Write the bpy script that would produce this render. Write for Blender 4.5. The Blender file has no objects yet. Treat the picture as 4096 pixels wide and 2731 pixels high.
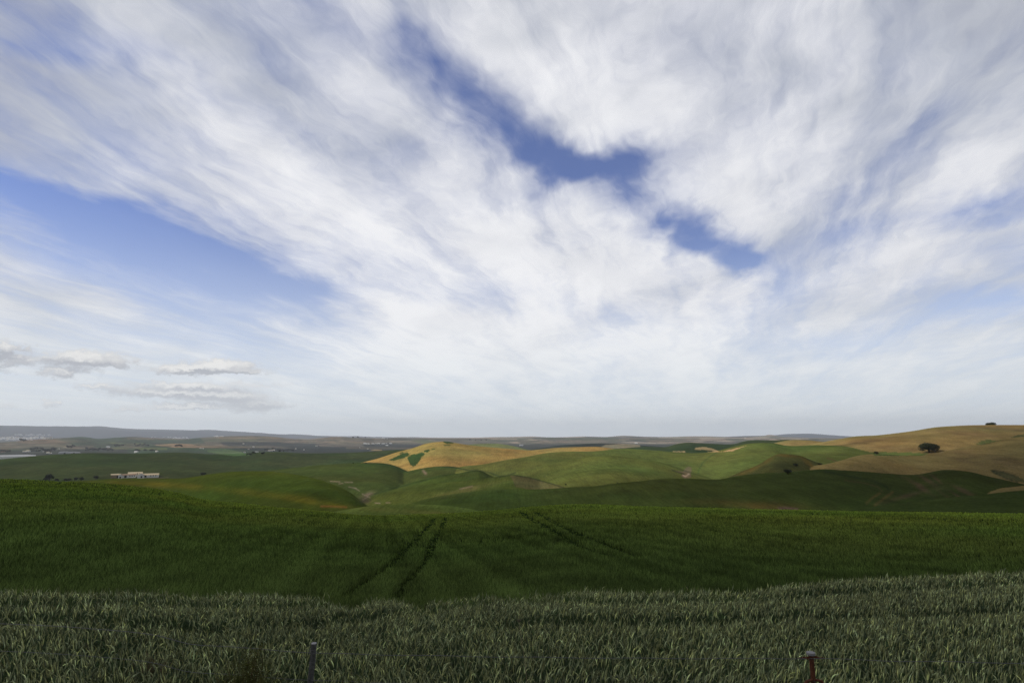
import bpy, math, random
import numpy as np
from mathutils import Vector
random.seed(7); RNG = np.random.default_rng(7)
SC = bpy.context.scene; COL = SC.collection
R = math.radians

# ------------------------------------------------------------------ camera model (photo is 4096 x 2731)
F, CX, CY = 569.0*4, 2048.0, 1365.5
CAMZ = 4.2
PITCH = math.atan((1742-CY)/F)
def pix(x, y):
    """photo pixel -> azimuth (rad, + right), tangent of elevation"""
    x = np.asarray(x, float); y = np.asarray(y, float)
    fy = F*math.cos(PITCH) - (CY-y)*math.sin(PITCH)
    fz = F*math.sin(PITCH) + (CY-y)*math.cos(PITCH)
    fx = x-CX
    return np.arctan2(fx, fy), fz/np.hypot(fx, fy)
def topix(X, Y, Z):
    Z = Z-CAMZ
    d = Y*math.cos(PITCH)+Z*math.sin(PITCH); u = -Y*math.sin(PITCH)+Z*math.cos(PITCH)
    d = np.where(d > .05, d, .05)
    return CX+F*X/d, CY-F*u/d

# ------------------------------------------------------------------ numpy noise
def _hash(ix, iy, s):
    h = (ix.astype(np.int64)*374761393 + iy.astype(np.int64)*668265263 + s*1442695041) & 0xffffffff
    h = ((h ^ (h >> 13))*1274126177) & 0xffffffff
    return ((h ^ (h >> 16)) & 0xffff)/65535.0
def vnoise(x, y, s=0):
    ix = np.floor(x); iy = np.floor(y); fx = x-ix; fy = y-iy
    fx = fx*fx*fx*(fx*(fx*6-15)+10); fy = fy*fy*fy*(fy*(fy*6-15)+10)
    a = _hash(ix, iy, s); b = _hash(ix+1, iy, s); c = _hash(ix, iy+1, s); d = _hash(ix+1, iy+1, s)
    return (a*(1-fx)+b*fx)*(1-fy)+(c*(1-fx)+d*fx)*fy
def fbm(x, y, o=4, s=0):
    v = 0; a = .5
    for k in range(o):
        v = v+a*(vnoise(x, y, s+k*17)-.5); a *= .5; x = x*2.03+11.3; y = y*2.03-7.1
    return v
def sstep(a, b, x):
    t = np.clip((x-a)/(b-a), 0, 1); return t*t*(3-2*t)
def spline(px, py, x):
    """Catmull-style monotone-ish cubic through points"""
    px = np.asarray(px, float); py = np.asarray(py, float)
    h = np.diff(px); d = np.diff(py)/h
    m = np.empty_like(py); m[0] = d[0]; m[-1] = d[-1]
    m[1:-1] = (d[:-1]*h[1:]+d[1:]*h[:-1])/(h[:-1]+h[1:])
    i = np.clip(np.searchsorted(px, x)-1, 0, len(h)-1)
    t = np.clip((x-px[i])/h[i], 0, 1)
    return ((2*t**3-3*t**2+1)*py[i]+(t**3-2*t**2+t)*h[i]*m[i]+(-2*t**3+3*t**2)*py[i+1]+(t**3-t**2)*h[i]*m[i+1])

# ------------------------------------------------------------------ hills: (name, colour key, crest outline, crest distance, front slope, back slope, rounding)
P = lambda *a: [(a[i], a[i+1]) for i in range(0, len(a), 2)]
HILLS = [
 ('field', P(0,1916,130,1921,234,1927,421,1936,561,1950,702,1971,795,1997,935,2014,1140,2036,1327,2052,1421,2062,1538,2065,1655,2061,1795,2057,1912,2049,2000,2043,2140,2029,2281,2021,2421,2022,2561,2029,2795,2034,2996,2040,3230,2044,3464,2050,3744,2053,4096,2059), P(0,250,700,190,1100,150,1500,135,2200,140,4096,150), None, .20, .08),
 ('mound', P(1250,2060,1398,2035,1468,2024,1608,2014,1702,2017,1795,2022,1889,2036,1990,2060), P(0,215,4096,215), .10, .25, .07),
 ('yellow', P(0,1960,150,1937,234,1926,374,1920,444,1914,608,1912,748,1910,823,1898,889,1889,982,1884,1094,1886,1187,1898,1281,1919,1327,1935,1374,1954,1407,1973,1435,1996,1468,2020), P(0,480,600,470,1000,420,1450,330), .13, .16, .12),
 ('slope', P(3200,2075,3400,2040,3650,2005,3790,1990,3931,1977,4025,1966,4096,1960), P(0,215,4096,215), .12, .2, .07),
 ('wedge', P(3880,1995,3955,1970,4002,1955,4096,1941), P(0,285,4096,285), .12, .2, .05),
 ('dark', P(1560,2060,1645,2013,1700,1996,1795,1977,1935,1961,2000,1956,2140,1956,2281,1949,2374,1945,2468,1933,2561,1924,2655,1914,2748,1913,2889,1914,2935,1906,2996,1899,3136,1892,3230,1886,3295,1883,3370,1889,3464,1895,3557,1902,3674,1904,3721,1895,3768,1885,3829,1885,3885,1892,3955,1909,4025,1923,4096,1937), P(0,300,2000,310,2700,340,3300,370,3700,360,4096,330), .12, .18, .06),
 ('fold', P(1430,2010,1510,1975,1702,1937,1795,1928,1935,1913,2038,1900,2060,1899,2094,1905,2164,1921,2234,1938,2290,1958), P(0,430,4096,430), .12, .16, .06),
 ('fold', P(1400,2010,1495,1977,1608,1940,1748,1903,1842,1891,1889,1882,1921,1882,1960,1900,1985,1914), P(0,510,4096,510), .12, .16, .05),
 ('brown', P(2900,1915,2926,1903,2960,1887,3006,1870,3043,1853,3080,1829,3108,1817,3150,1816,3206,1824,3253,1843,3295,1857,3340,1880), P(0,450,4096,450), .2, .2, .05),
 ('ochre', P(2960,1925,3057,1897,3183,1876,3300,1857,3370,1839,3417,1825,3464,1817,3534,1816,3651,1820,3721,1813,3768,1806,3838,1792,3931,1775,4025,1754,4096,1743), P(0,405,3300,425,3600,480,4096,540), .22, .16, .06),
 ('ridge', P(2190,1912,2281,1888,2374,1882,2468,1889,2561,1898,2655,1913,2720,1930), P(0,440,4096,440), .11, .12, .08),
 ('ridge', P(1960,1935,2030,1905,2117,1879,2210,1852,2281,1838,2374,1826,2450,1822,2540,1832,2650,1850,2740,1880), P(0,530,4096,530), .11, .14, .08),
 ('green', P(1780,1885,1842,1867,1935,1856,2006,1842,2100,1827,2187,1811,2281,1805,2374,1804,2421,1800,2468,1794,2514,1794,2608,1800,2702,1807,2772,1811,2842,1807,2889,1797,2935,1786,2982,1775,3029,1771,3100,1773,3136,1780,3277,1780,3370,1785,3464,1801,3557,1808,3674,1813,3800,1830), P(0,620,2000,640,2500,760,3000,700,3400,620,4096,600), .14, .15, .10),
 ('fgreen', P(1560,1905,1631,1884,1678,1874,1767,1864,1823,1867,1865,1879,1920,1895), P(0,640,4096,640), .12, .16, .05),
 ('fgreen', P(900,1905,1050,1885,1187,1869,1300,1858,1407,1851,1470,1851,1540,1853,1590,1866,1626,1884,1680,1900), P(0,680,4096,680), .11, .16, .08),
 ('golden', P(1330,1880,1449,1849,1514,1832,1585,1809,1655,1790,1702,1774,1748,1767,1786,1765,1823,1771,1865,1778,1935,1786,2029,1794,2100,1800,2200,1812,2400,1840), P(0,900,4096,900), .17, .16, .07),
 ('golden', P(1990,1830,2050,1808,2140,1799,2234,1790,2327,1787,2398,1787,2450,1793,2520,1806), P(0,1080,4096,1080), .15, .16, .06),
 ('ochre', P(3040,1785,3090,1773,3130,1764,3160,1759,3206,1759,3286,1766,3350,1780), P(0,900,4096,900), .14, .16, .06),
 ('ochre', P(3130,1790,3286,1768,3347,1757,3417,1745,3510,1740,3557,1735,3651,1723,3744,1708,3815,1703,3885,1700,3978,1699,4096,1699), P(0,700,3600,740,4096,780), .14, .12, .10),
 ('mid', P(0,1836,140,1823,280,1814,374,1811,514,1813,631,1811,725,1809,842,1815,935,1814,1047,1808,1120,1807,1210,1812,1300,1812,1400,1810,1500,1804,1600,1798,1700,1798,1900,1820), P(0,1150,1500,1250,4096,1200), .10, .10, .08),
 ('dgreen', P(2400,1806,2514,1790,2585,1786,2673,1785,2702,1776,2748,1769,2795,1771,2865,1775,2935,1775,2982,1763,3100,1760,3150,1758,3200,1764,3300,1778), P(0,1150,4096,1100), .13, .12, .05),
 ('lgreen', P(1800,1790,1900,1775,1960,1773,2010,1775,2060,1784,2120,1800), P(0,1500,4096,1500), .12, .12, .05),
 ('wood', P(2040,1815,2126,1797,2180,1788,2234,1781,2327,1774,2421,1772,2514,1776,2600,1782,2750,1795), P(0,1900,4096,1900), .10, .10, .06),
 ('plainhill', P(560,1790,640,1778,690,1774,760,1776,850,1780,980,1786,1080,1795), P(0,3000,4096,3000), .06, .08, .06),
 ('farhill', P(-400,1775,0,1768,140,1757,200,1753,262,1750,327,1746,397,1754,468,1750,524,1747,585,1750,678,1753,748,1755,795,1751,842,1748,1094,1747,1178,1755,1234,1756,1327,1748,1421,1750,1514,1752,1650,1752,1900,1753,2100,1751,2500,1752,3300,1752,4096,1752), P(0,4600,1100,5200,4096,6000), .05, .05, .05),
 ('pink', P(1500,1760,1700,1750,1850,1751,1950,1748,2060,1747,2130,1745,2190,1748,2340,1745,2420,1747,2495,1742,2560,1745,2650,1747,2800,1744,2900,1746,3000,1745,3050,1743,3080,1738,3115,1744,3180,1748,3500,1752,4096,1752), P(0,8000,4096,8000), .04, .05, .04),
 ('mount', P(-1500,1700,0,1701,150,1705,330,1709,520,1714,700,1718,860,1723,1000,1730,1150,1737,1300,1743,1500,1747,2000,1752,2800,1750,3000,1742,3095,1738,3160,1734,3230,1733,3320,1738,3400,1744,4096,1750), P(0,13500,4096,15000), .06, .06, .04),
]
COLS = dict(
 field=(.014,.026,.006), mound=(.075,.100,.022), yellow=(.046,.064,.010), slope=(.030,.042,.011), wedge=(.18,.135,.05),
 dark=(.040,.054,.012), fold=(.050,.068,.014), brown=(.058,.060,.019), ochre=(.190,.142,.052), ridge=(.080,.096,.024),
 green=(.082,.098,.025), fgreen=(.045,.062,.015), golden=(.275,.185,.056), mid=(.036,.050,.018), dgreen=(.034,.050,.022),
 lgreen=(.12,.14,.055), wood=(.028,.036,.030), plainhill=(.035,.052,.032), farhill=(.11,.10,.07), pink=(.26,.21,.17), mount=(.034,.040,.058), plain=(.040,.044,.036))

def hill_curves(h):
    a, t = pix([p[0] for p in h[1]], [p[1] for p in h[1]])
    da, _ = pix([p[0] for p in h[2]], [1850]*len(h[2]))
    return a, t, da, np.array([p[1] for p in h[2]], float)
CURV = [hill_curves(h) for h in HILLS]

def terrain(X, Y, ids=False):
    """ground height at world x, y (and index of the hill that makes it)"""
    az = np.arctan2(X, Y); D = np.maximum(np.hypot(X, Y), .5)
    base = -62 + 6*fbm(X/1500, Y/1500, 3, 5) + np.minimum(D, 400)*0
    hs = [base]
    for h, (a, t, da, dd) in zip(HILLS, CURV):
        T = spline(a, t, np.clip(az, a[0], a[-1]))
        edge = .30
        if h[1][0][0] > 0: T = T - edge*np.maximum(a[0]-az, 0)
        if h[1][-1][0] < 4096: T = T - edge*np.maximum(az-a[-1], 0)
        Dc = np.interp(az, da, dd)
        w = h[5]*Dc; x = Dc-D
        if h[3] is None:
            mf = CAMZ/(np.sqrt(Dc*Dc+w*w)-w)
        else: mf = h[3]
        m = np.where(x > 0, mf, h[4])
        q = m*(np.sqrt(x*x+w*w)-w)
        z = CAMZ+D*T-q
        if h[3] is None:
            wv = fbm(X/14, Y/14, 3, 3)*.5 + fbm(X/5, Y/5, 2, 9)*.12
            z = z+wv*np.clip(D/60, 0, 1)*np.clip(x/25, 0, 1)
        elif Dc.mean() < 1300:
            z = z+(fbm(X/55, Y/55, 3, 3)*1.8+fbm(X/150+3, Y/150, 2, 13)*9)*np.clip(np.abs(x)/w-.15, 0, 1)
        elif Dc.mean() < 3500:
            z = z+fbm(X/240, Y/240, 4, 3)*10*np.clip(np.abs(x)/w, .1, 1)
        elif Dc.mean() < 10000:
            z = z+fbm(X/600, Y/600, 5, 3)*34*np.clip(np.abs(x)/w, .15, 1)
        else:
            z = z+fbm(X/1400, Y/1400, 5, 3)*150*np.clip(np.abs(x)/w, .04, 1)
        hs.append(z)
    H = np.stack(hs)
    s = .0010*D
    M = H.max(0)
    z = M+s*np.log(np.exp(np.clip((H-M)/s, -40, 0)).sum(0))
    # the road bank the photographer stands on
    near = 1-sstep(2.0, 6.5, D)
    z = z+near*2.55
    return (z, H.argmax(0)-1) if ids else z

_RD = np.exp(np.arange(math.log(5.0), math.log(20000), .004))
def hit(x, y, dmin=5.0, lift=0.0):
    """world point where the sight line of photo pixel x, y meets the ground (lifted by lift)"""
    a, t = pix(x, y); a = float(a); t = float(t)
    D = _RD[_RD >= dmin]
    X = D*math.sin(a); Y = D*math.cos(a)
    g = terrain(X, Y)+lift
    ok = g >= CAMZ+D*t
    i = int(np.argmax(ok)) if ok.any() else len(D)-1
    return X[i], Y[i], float(g[i])-lift

# ------------------------------------------------------------------ materials
def new_mat(name):
    m = bpy.data.materials.new(name); m.use_nodes = True
    nt = m.node_tree; b = nt.nodes['Principled BSDF']; return m, nt, b
def simple_mat(name, col, rough=.8, var=.25, scale=8, metallic=0, spec=.3, bump=0):
    m, nt, b = new_mat(name); N = nt.nodes.new; L = nt.links.new
    tc = N('ShaderNodeTexCoord'); n = N('ShaderNodeTexNoise'); n.inputs['Scale'].default_value = scale; n.inputs['Detail'].default_value = 5
    L(tc.outputs['Object'], n.inputs['Vector'])
    r = N('ShaderNodeMapRange'); r.inputs[1].default_value = .3; r.inputs[2].default_value = .7; r.inputs[3].default_value = 1-var; r.inputs[4].default_value = 1+var
    L(n.outputs['Fac'], r.inputs[0])
    v = N('ShaderNodeVectorMath'); v.operation = 'SCALE'; v.inputs[0].default_value = col; L(r.outputs[0], v.inputs['Scale'])
    L(v.outputs[0], b.inputs['Base Color']); b.inputs['Roughness'].default_value = rough; b.inputs['Metallic'].default_value = metallic
    b.inputs['Specular IOR Level'].default_value = spec
    if bump:
        bp = N('ShaderNodeBump'); bp.inputs['Strength'].default_value = bump; bp.inputs['Distance'].default_value = .02
        L(n.outputs['Fac'], bp.inputs['Height']); L(bp.outputs[0], b.inputs['Normal'])
    return m
def attr_mat(name, rough=.9, spec=.1, transl=0, mul=1.0):
    m, nt, b = new_mat(name); N = nt.nodes.new; L = nt.links.new
    a = N('ShaderNodeAttribute'); a.attribute_name = 'col'
    v = N('ShaderNodeVectorMath'); v.operation = 'SCALE'; v.inputs['Scale'].default_value = mul; L(a.outputs['Color'], v.inputs[0])
    L(v.outputs[0], b.inputs['Base Color']); b.inputs['Roughness'].default_value = rough; b.inputs['Specular IOR Level'].default_value = spec
    if transl:
        t = N('ShaderNodeBsdfTranslucent'); L(v.outputs[0], t.inputs['Color'])
        mx = N('ShaderNodeMixShader'); mx.inputs[0].default_value = transl
        L(b.outputs[0], mx.inputs[1]); L(t.outputs[0], mx.inputs[2]); L(mx.outputs[0], nt.nodes['Material Output'].inputs['Surface'])
    return m

def ground_mat():
    m, nt, b = new_mat('field_soil_and_crop'); N = nt.nodes.new; L = nt.links.new
    a = N('ShaderNodeAttribute'); a.attribute_name = 'col'
    g = N('ShaderNodeNewGeometry')
    def noise(scale, detail, sx=1, sy=1, rot=0):
        mp = N('ShaderNodeMapping'); mp.inputs['Scale'].default_value = (sx, sy, 1); mp.inputs['Rotation'].default_value = (0, 0, rot)
        L(g.outputs['Position'], mp.inputs['Vector'])
        n = N('ShaderNodeTexNoise'); n.inputs['Scale'].default_value = scale; n.inputs['Detail'].default_value = detail; n.inputs['Roughness'].default_value = .6
        L(mp.outputs[0], n.inputs['Vector']); return n
    def rng(n, lo, hi, a_=.3, b_=.7):
        r = N('ShaderNodeMapRange'); r.inputs[1].default_value = a_; r.inputs[2].default_value = b_; r.inputs[3].default_value = lo; r.inputs[4].default_value = hi
        L(n.outputs['Fac'], r.inputs[0]); return r
    big = noise(.012, 5); mid = noise(.11, 6, 1, .5, .4); fine = noise(1.1, 6); drill = noise(.9, 2, 1, .03, R(-8))
    def mul(x, y):
        q = N('ShaderNodeMath'); q.operation = 'MULTIPLY'; L(x, q.inputs[0]); L(y, q.inputs[1]); return q.outputs[0]
    f = mul(mul(rng(big, .80, 1.20).outputs[0], rng(mid, .78, 1.22).outputs[0]), mul(rng(fine, .68, 1.32).outputs[0], rng(drill, .84, 1.16).outputs[0]))
    v = N('ShaderNodeVectorMath'); v.operation = 'SCALE'; L(a.outputs['Color'], v.inputs[0]); L(f, v.inputs['Scale'])
    L(v.outputs[0], b.inputs['Base Color']); b.inputs['Roughness'].default_value = 1; b.inputs['Specular IOR Level'].default_value = 0
    bp = N('ShaderNodeBump'); bp.inputs['Strength'].default_value = .45; bp.inputs['Distance'].default_value = .5
    L(fine.outputs['Fac'], bp.inputs['Height']); L(bp.outputs[0], b.inputs['Normal'])
    return m
M_GROUND = ground_mat()

# ------------------------------------------------------------------ object helpers
def tag(o, label=None, cat=None, group=None, kind=None):
    if label: o['label'] = label
    if cat: o['category'] = cat
    if group: o['group'] = group
    if kind: o['kind'] = kind
    return o
def np_mesh(name, V, faces, mats, midx=None, col=None, smooth=False, parent=None):
    """faces: (M,3) or (M,4) array, or list of such arrays"""
    if not isinstance(faces, list): faces = [faces]
    me = bpy.data.meshes.new(name)
    nl = sum(f.size for f in faces); nf = sum(len(f) for f in faces)
    me.vertices.add(len(V)); me.vertices.foreach_set('co', np.ascontiguousarray(V, np.float32).ravel())
    me.loops.add(nl); me.polygons.add(nf)
    me.loops.foreach_set('vertex_index', np.concatenate([f.ravel() for f in faces]).astype(np.int32))
    st = []; o = 0
    for f in faces:
        st.append(o+np.arange(len(f))*f.shape[1]); o += f.size
    me.polygons.foreach_set('loop_start', np.concatenate(st).astype(np.int32))
    if midx is not None: me.polygons.foreach_set('material_index', np.ascontiguousarray(midx, np.int32))
    if smooth: me.polygons.foreach_set('use_smooth', np.ones(nf, bool))
    for m in (mats if isinstance(mats, (list, tuple)) else [mats]): me.materials.append(m)
    if col is not None:
        c = np.ones((len(V), 4), np.float32); c[:, :3] = col
        at = me.attributes.new('col', 'FLOAT_COLOR', 'POINT'); at.data.foreach_set('color', c.ravel())
    me.update(); me.validate()
    ob = bpy.data.objects.new(name, me); COL.objects.link(ob)
    if parent: ob.parent = parent
    return ob
def empty(name, loc, rz=0, s=1.0):
    o = bpy.data.objects.new(name, None); COL.objects.link(o); o.location = loc; o.rotation_euler = (0, 0, rz); o.scale = (s, s, s); o.empty_display_size = .3
    return o
class MB:
    def __init__(s): s.v = []; s.f = []
    def box(s, c, d, rz=0, top=(1, 1)):
        i = len(s.v); cr, sr = math.cos(rz), math.sin(rz)
        for z in (0, 1):
            kx, ky = (top if z else (1, 1))
            for x, y in ((-1, -1), (1, -1), (1, 1), (-1, 1)):
                px, py = x*d[0]/2*kx, y*d[1]/2*ky
                s.v.append((c[0]+px*cr-py*sr, c[1]+px*sr+py*cr, c[2]+z*d[2]))
        s.f += [tuple(i+k for k in q) for q in ((3, 2, 1, 0), (4, 5, 6, 7), (0, 1, 5, 4), (1, 2, 6, 5), (2, 3, 7, 6), (3, 0, 4, 7))]; return s
    def tube(s, pts, rad, n=8, cap=True):
        pts = [Vector(p) for p in pts]; rings = []
        for k, p in enumerate(pts):
            t = (pts[min(k+1, len(pts)-1)]-pts[max(k-1, 0)]).normalized()
            u = t.cross(Vector((0, 0, 1)) if abs(t.z) < .9 else Vector((1, 0, 0))).normalized(); w = t.cross(u)
            r = rad[k] if isinstance(rad, (list, tuple)) else rad
            rings.append(len(s.v)); s.v += [tuple(p+(u*math.cos(2*math.pi*j/n)+w*math.sin(2*math.pi*j/n))*r) for j in range(n)]
        for a, b in zip(rings, rings[1:]):
            for j in range(n): s.f.append((a+j, a+(j+1) % n, b+(j+1) % n, b+j))
        if cap: s.f.append(tuple(rings[0]+j for j in reversed(range(n)))); s.f.append(tuple(rings[-1]+j for j in range(n)))
        return s
    def prism(s, prof, x0, x1):
        """profile in y,z extruded along x"""
        i = len(s.v); n = len(prof)
        s.v += [(x0, y, z) for y, z in prof]+[(x1, y, z) for y, z in prof]
        for k in range(n): s.f.append((i+k, i+(k+1) % n, i+n+(k+1) % n, i+n+k))
        s.f.append(tuple(i+k for k in reversed(range(n)))); s.f.append(tuple(i+n+k for k in range(n))); return s
    def build(s, name, mat, parent=None, bevel=0):
        me = bpy.data.meshes.new(name); me.from_pydata(s.v, [], s.f); me.materials.append(mat); me.update()
        o = bpy.data.objects.new(name, me); COL.objects.link(o)
        if parent: o.parent = parent
        return o
def dup(root, loc, rz=0, s=1.0, label=None, group=None):
    r = root.copy(); COL.objects.link(r); r.location = loc; r.rotation_euler = (0, 0, rz); r.scale = (s, s, s)
    if label: r['label'] = label
    if group: r['group'] = group
    for ch in root.children:
        c = ch.copy(); COL.objects.link(c); c.parent = r
        for g in ch.children:
            d = g.copy(); COL.objects.link(d); d.parent = c
    return r

# ------------------------------------------------------------------ terrain mesh
az_f = np.arange(-R(50), R(50), .00125)
az_o = np.concatenate([np.arange(-math.pi, -R(50), R(2.5)), az_f, np.arange(R(50), math.pi, R(2.5))])
Ds = np.concatenate([np.exp(np.arange(math.log(.6), math.log(60), .03)), np.exp(np.arange(math.log(60), math.log(9000), .0085)), np.exp(np.arange(math.log(9000), math.log(21000), .03))])
AZ, DD = np.meshgrid(az_o, Ds)
TX = DD*np.sin(AZ); TY = DD*np.cos(AZ)
TZ, TID = terrain(TX, TY, True)
PXX, PYY = topix(TX, TY, TZ)
names = ['plain']+[h[0] for h in HILLS]
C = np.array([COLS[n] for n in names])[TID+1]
shp = AZ.shape
TX1, TY1, DD1, TID1, PX1, PY1 = (np.ascontiguousarray(v).ravel() for v in (TX, TY, DD, TID, PXX, PYY)); C = C.reshape(-1, 3).copy()
WOB = (fbm(TX1/(.03*DD1.clip(1, None)), TY1/(.03*DD1.clip(1, None)), 2, 31)*5).ravel()
FR = TY1 > 0
def isname(*ns): return FR & np.isin(TID1, [i for i, h in enumerate(HILLS) if h[0] in ns]+([-1] if 'plain' in ns else []))
def near_box(x0, y0, x1, y1, where):
    return np.nonzero(where & (PX1 > x0) & (PX1 < x1) & (PY1 > y0) & (PY1 < y1))[0]
def patch(pts, col, where, k=1.0):
    xs = [p[0] for p in pts]; ys = [p[1] for p in pts]
    I = near_box(min(xs)-9, min(ys)-9, max(xs)+9, max(ys)+9, where); x = PX1[I]+WOB[I]; y = PY1[I]+WOB[I]*.4
    ins = np.zeros(x.shape, bool); n = len(pts)
    for i in range(n):
        x0, y0 = pts[i]; x1, y1 = pts[(i+1) % n]
        if y0 == y1: continue
        ins ^= ((y0 > y) != (y1 > y)) & (x < (x1-x0)*(y-y0)/(y1-y0)+x0)
    I = I[ins]; C[I] = C[I]*(1-k)+np.array(col)*k
def blobpatch(cx, cy, rx, ry, ang, col, where, k=1.0):
    r = 2.2*max(rx, ry); ca, sa = math.cos(R(ang)), math.sin(R(ang))
    hy = 2.2*(abs(sa)*rx+abs(ca)*ry)
    I = near_box(cx-r, cy-hy, cx+r, cy+hy, where); dx = PX1[I]-cx; dy = PY1[I]-cy; s = .02*DD1[I]+1
    u = (dx*ca+dy*sa)/rx; v = (-dx*sa+dy*ca)/ry
    g = np.exp(-(u*u+v*v)*1.2)*(1+2.4*fbm(TX1[I]/s, TY1[I]/s, 3, 77))
    m = (np.clip(g, 0, 1)*k)[:, None]; C[I] = C[I]*(1-m)+np.array(col)*m
def line(pts, width, col, where, k=1.0):
    """thin strip along a photo polyline, width in photo pixels"""
    xs = [p[0] for p in pts]; ys = [p[1] for p in pts]; e = width*3+4
    I = near_box(min(xs)-e, min(ys)-e, max(xs)+e, max(ys)+e, where); x = PX1[I]+WOB[I]*.3; y = PY1[I]; d = np.full(x.shape, 1e9)
    for (x0, y0), (x1, y1) in zip(pts, pts[1:]):
        vx, vy = x1-x0, y1-y0; t = np.clip(((x-x0)*vx+(y-y0)*vy)/(vx*vx+vy*vy), 0, 1)
        d = np.minimum(d, np.hypot(x-x0-t*vx, y-y0-t*vy))
    m = (np.exp(-(d/width)**2)*k)[:, None]; C[I] = C[I]*(1-m)+np.array(col)*m
GRN = (.035, .058, .016); DGR = (.030, .048, .016); TAN = (.30, .21, .10); BRN = (.10, .062, .035); MUD = (.17, .13, .085)
G = isname('golden')
patch(P(1552,1841,1570,1832,1590,1822,1610,1811,1630,1809,1638,1817,1625,1826,1600,1836,1578,1841), GRN, G)
patch(P(1628,1828,1640,1820,1665,1814,1690,1809,1701,1812,1697,1820,1686,1828,1683,1838,1675,1850,1665,1859,1652,1864,1640,1858,1634,1846,1630,1834), GRN, G)
patch(P(1692,1806,1702,1800,1718,1798,1722,1802,1714,1808,1700,1809), GRN, G)
patch(P(1727,1796,1735,1793,1742,1795,1738,1798,1728,1798), GRN, G)
patch(P(1772,1766,1780,1762,1800,1762,1815,1768,1816,1773,1790,1774,1778,1771), GRN, G)
line(P(1778,1781,1800,1779), 2.5, GRN, G); line(P(1600,1812,1610,1808), 2.5, GRN, G)
line(P(1694,1883,1703,1893), 5, MUD, isname('fgreen'), .9)
line(P(1449,1850,1500,1852,1560,1858,1600,1871,1628,1885), 3.0, (.02, .035, .012), isname('fgreen', 'golden'), .8)
line(P(1770,1864,1820,1868,1870,1880,1910,1880,1960,1890,2000,1906,2035,1900,2060,1890), 3.5, (.022, .035, .012), isname('fold', 'fgreen', 'green', 'ridge'), .8)
line(P(1500,1975,1640,1935,1760,1903,1850,1889,1900,1881), 3.0, (.022, .036, .012), isname('fold', 'fgreen'), .7)
patch(P(2038,1900,2110,1906,2164,1921,2234,1938,2268,1950,2200,1958,2120,1958,2060,1945,2050,1920), (.085, .070, .034), isname('fold', 'ridge'), .6)
line(P(2055,1900,2110,1907,2200,1932,2255,1950), 2.5, (.022, .034, .012), isname('fold', 'ridge', 'green'), .8)
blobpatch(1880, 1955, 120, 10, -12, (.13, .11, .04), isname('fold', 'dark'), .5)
line(P(1840,1955,1890,1944), 2.5, MUD, isname('fold'), .8)
for a in (P(1322,1924,1360,1926), P(1380,1928,1410,1928), P(1355,1934,1372,1932), P(1395,1947,1425,1952), P(1416,1950,1437,1961), P(1450,1975,1480,1990), P(1452,1998,1470,1988), P(1460,1980,1488,1972), P(1500,2010,1520,2012), P(1545,2010,1560,2009)):
    line(a, 1.9, (.17, .145, .095), isname('yellow', 'fold', 'mound', 'fgreen', 'mid', 'dark'), .9)
blobpatch(1465, 2002, 25, 12, 0, (.05, .04, .03), isname('yellow', 'fold', 'mound', 'fgreen'), .7)
blobpatch(1470, 1978, 26, 9, -20, (.16, .12, .08), isname('yellow', 'fold', 'mound', 'fgreen'), .8)
line(P(1285,2024,1330,2024,1385,2027), 4.0, (.20, .085, .03), isname('yellow', 'mound', 'field'), .8)
blobpatch(1250, 2005, 190, 12, 9, (.115, .10, .010), isname('yellow'), .6)
blobpatch(1080, 1978, 220, 16, 6, (.09, .09, .012), isname('yellow'), .5)
blobpatch(520, 1932, 260, 9, 3, (.10, .09, .012), isname('yellow'), .6)
blobpatch(800, 1950, 300, 14, 5, (.10, .085, .012), isname('yellow'), .5)
blobpatch(1700, 2050, 200, 10, 4, (.15, .13, .035), isname('mound'), .6)
D_ = isname('dark')
blobpatch(2960, 2012, 260, 16, 3, (.085, .066, .018), D_, .6)
blobpatch(3040, 2026, 90, 10, 3, (.11, .075, .02), D_, .5)
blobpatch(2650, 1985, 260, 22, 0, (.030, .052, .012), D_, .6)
line(P(3115,2032,3150,2031,3190,2036), 5, (.12, .075, .06), D_, .8)
line(P(3465,2012,3490,1990,3520,1972), 4, (.13, .085, .03), D_, .7); line(P(3500,2020,3540,1990,3570,1968), 5, (.13, .085, .03), D_, .7)
line(P(3300,1884,3400,1905,3500,1925,3545,1945,3555,1960), 4, (.022, .034, .012), D_, .7)
line(P(3380,1920,3460,1932,3510,1945,3530,1965), 3, (.10, .075, .03), D_, .5)
for cx, cy, rx, ry, an in ((3660,1930,50,8,25), (3720,1925,70,8,30), (3700,1960,60,9,30), (3780,1980,70,8,35), (3860,1965,60,9,25), (3600,1990,90,9,-15), (3840,1990,60,6,35), (3745,1915,40,6,40)):
    blobpatch(cx, cy, rx, ry, an, (.105, .068, .038), D_, .6)
B_ = isname('brown')
for cx, cy, rx, ry, an in ((3000,1880,50,9,-25), (3060,1850,40,10,-35), (3150,1822,60,6,5), (3225,1845,30,9,40), (3250,1868,30,7,60)):
    blobpatch(cx, cy, rx, ry, an, (.125, .080, .020), B_, .65)
blobpatch(3130, 1862, 90, 16, 0, (.042, .048, .016), B_, .8)
patch(P(2690,1880,2730,1885,2745,1870,2752,1865,2765,1868,2768,1880,2762,1895,2765,1905,2755,1912,2735,1912,2720,1900,2735,1895), (.13, .10, .06), isname('ridge', 'green'), .8)
line(P(2732,1900,2742,1905,2755,1895), 3, (.32, .26, .17), isname('ridge', 'green', 'dark'), .9)
line(P(2690,1880,2720,1890,2735,1895), 3, (.03, .04, .02), isname('ridge', 'green'), .8)
line(P(2790,1905,2795,1880,2810,1850,2840,1825,2880,1800), 3, (.045, .075, .022), isname('green'), .8)
line(P(3310,1831,3330,1838,3345,1846), 3, (.10, .07, .03), isname('green'), .8)
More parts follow.
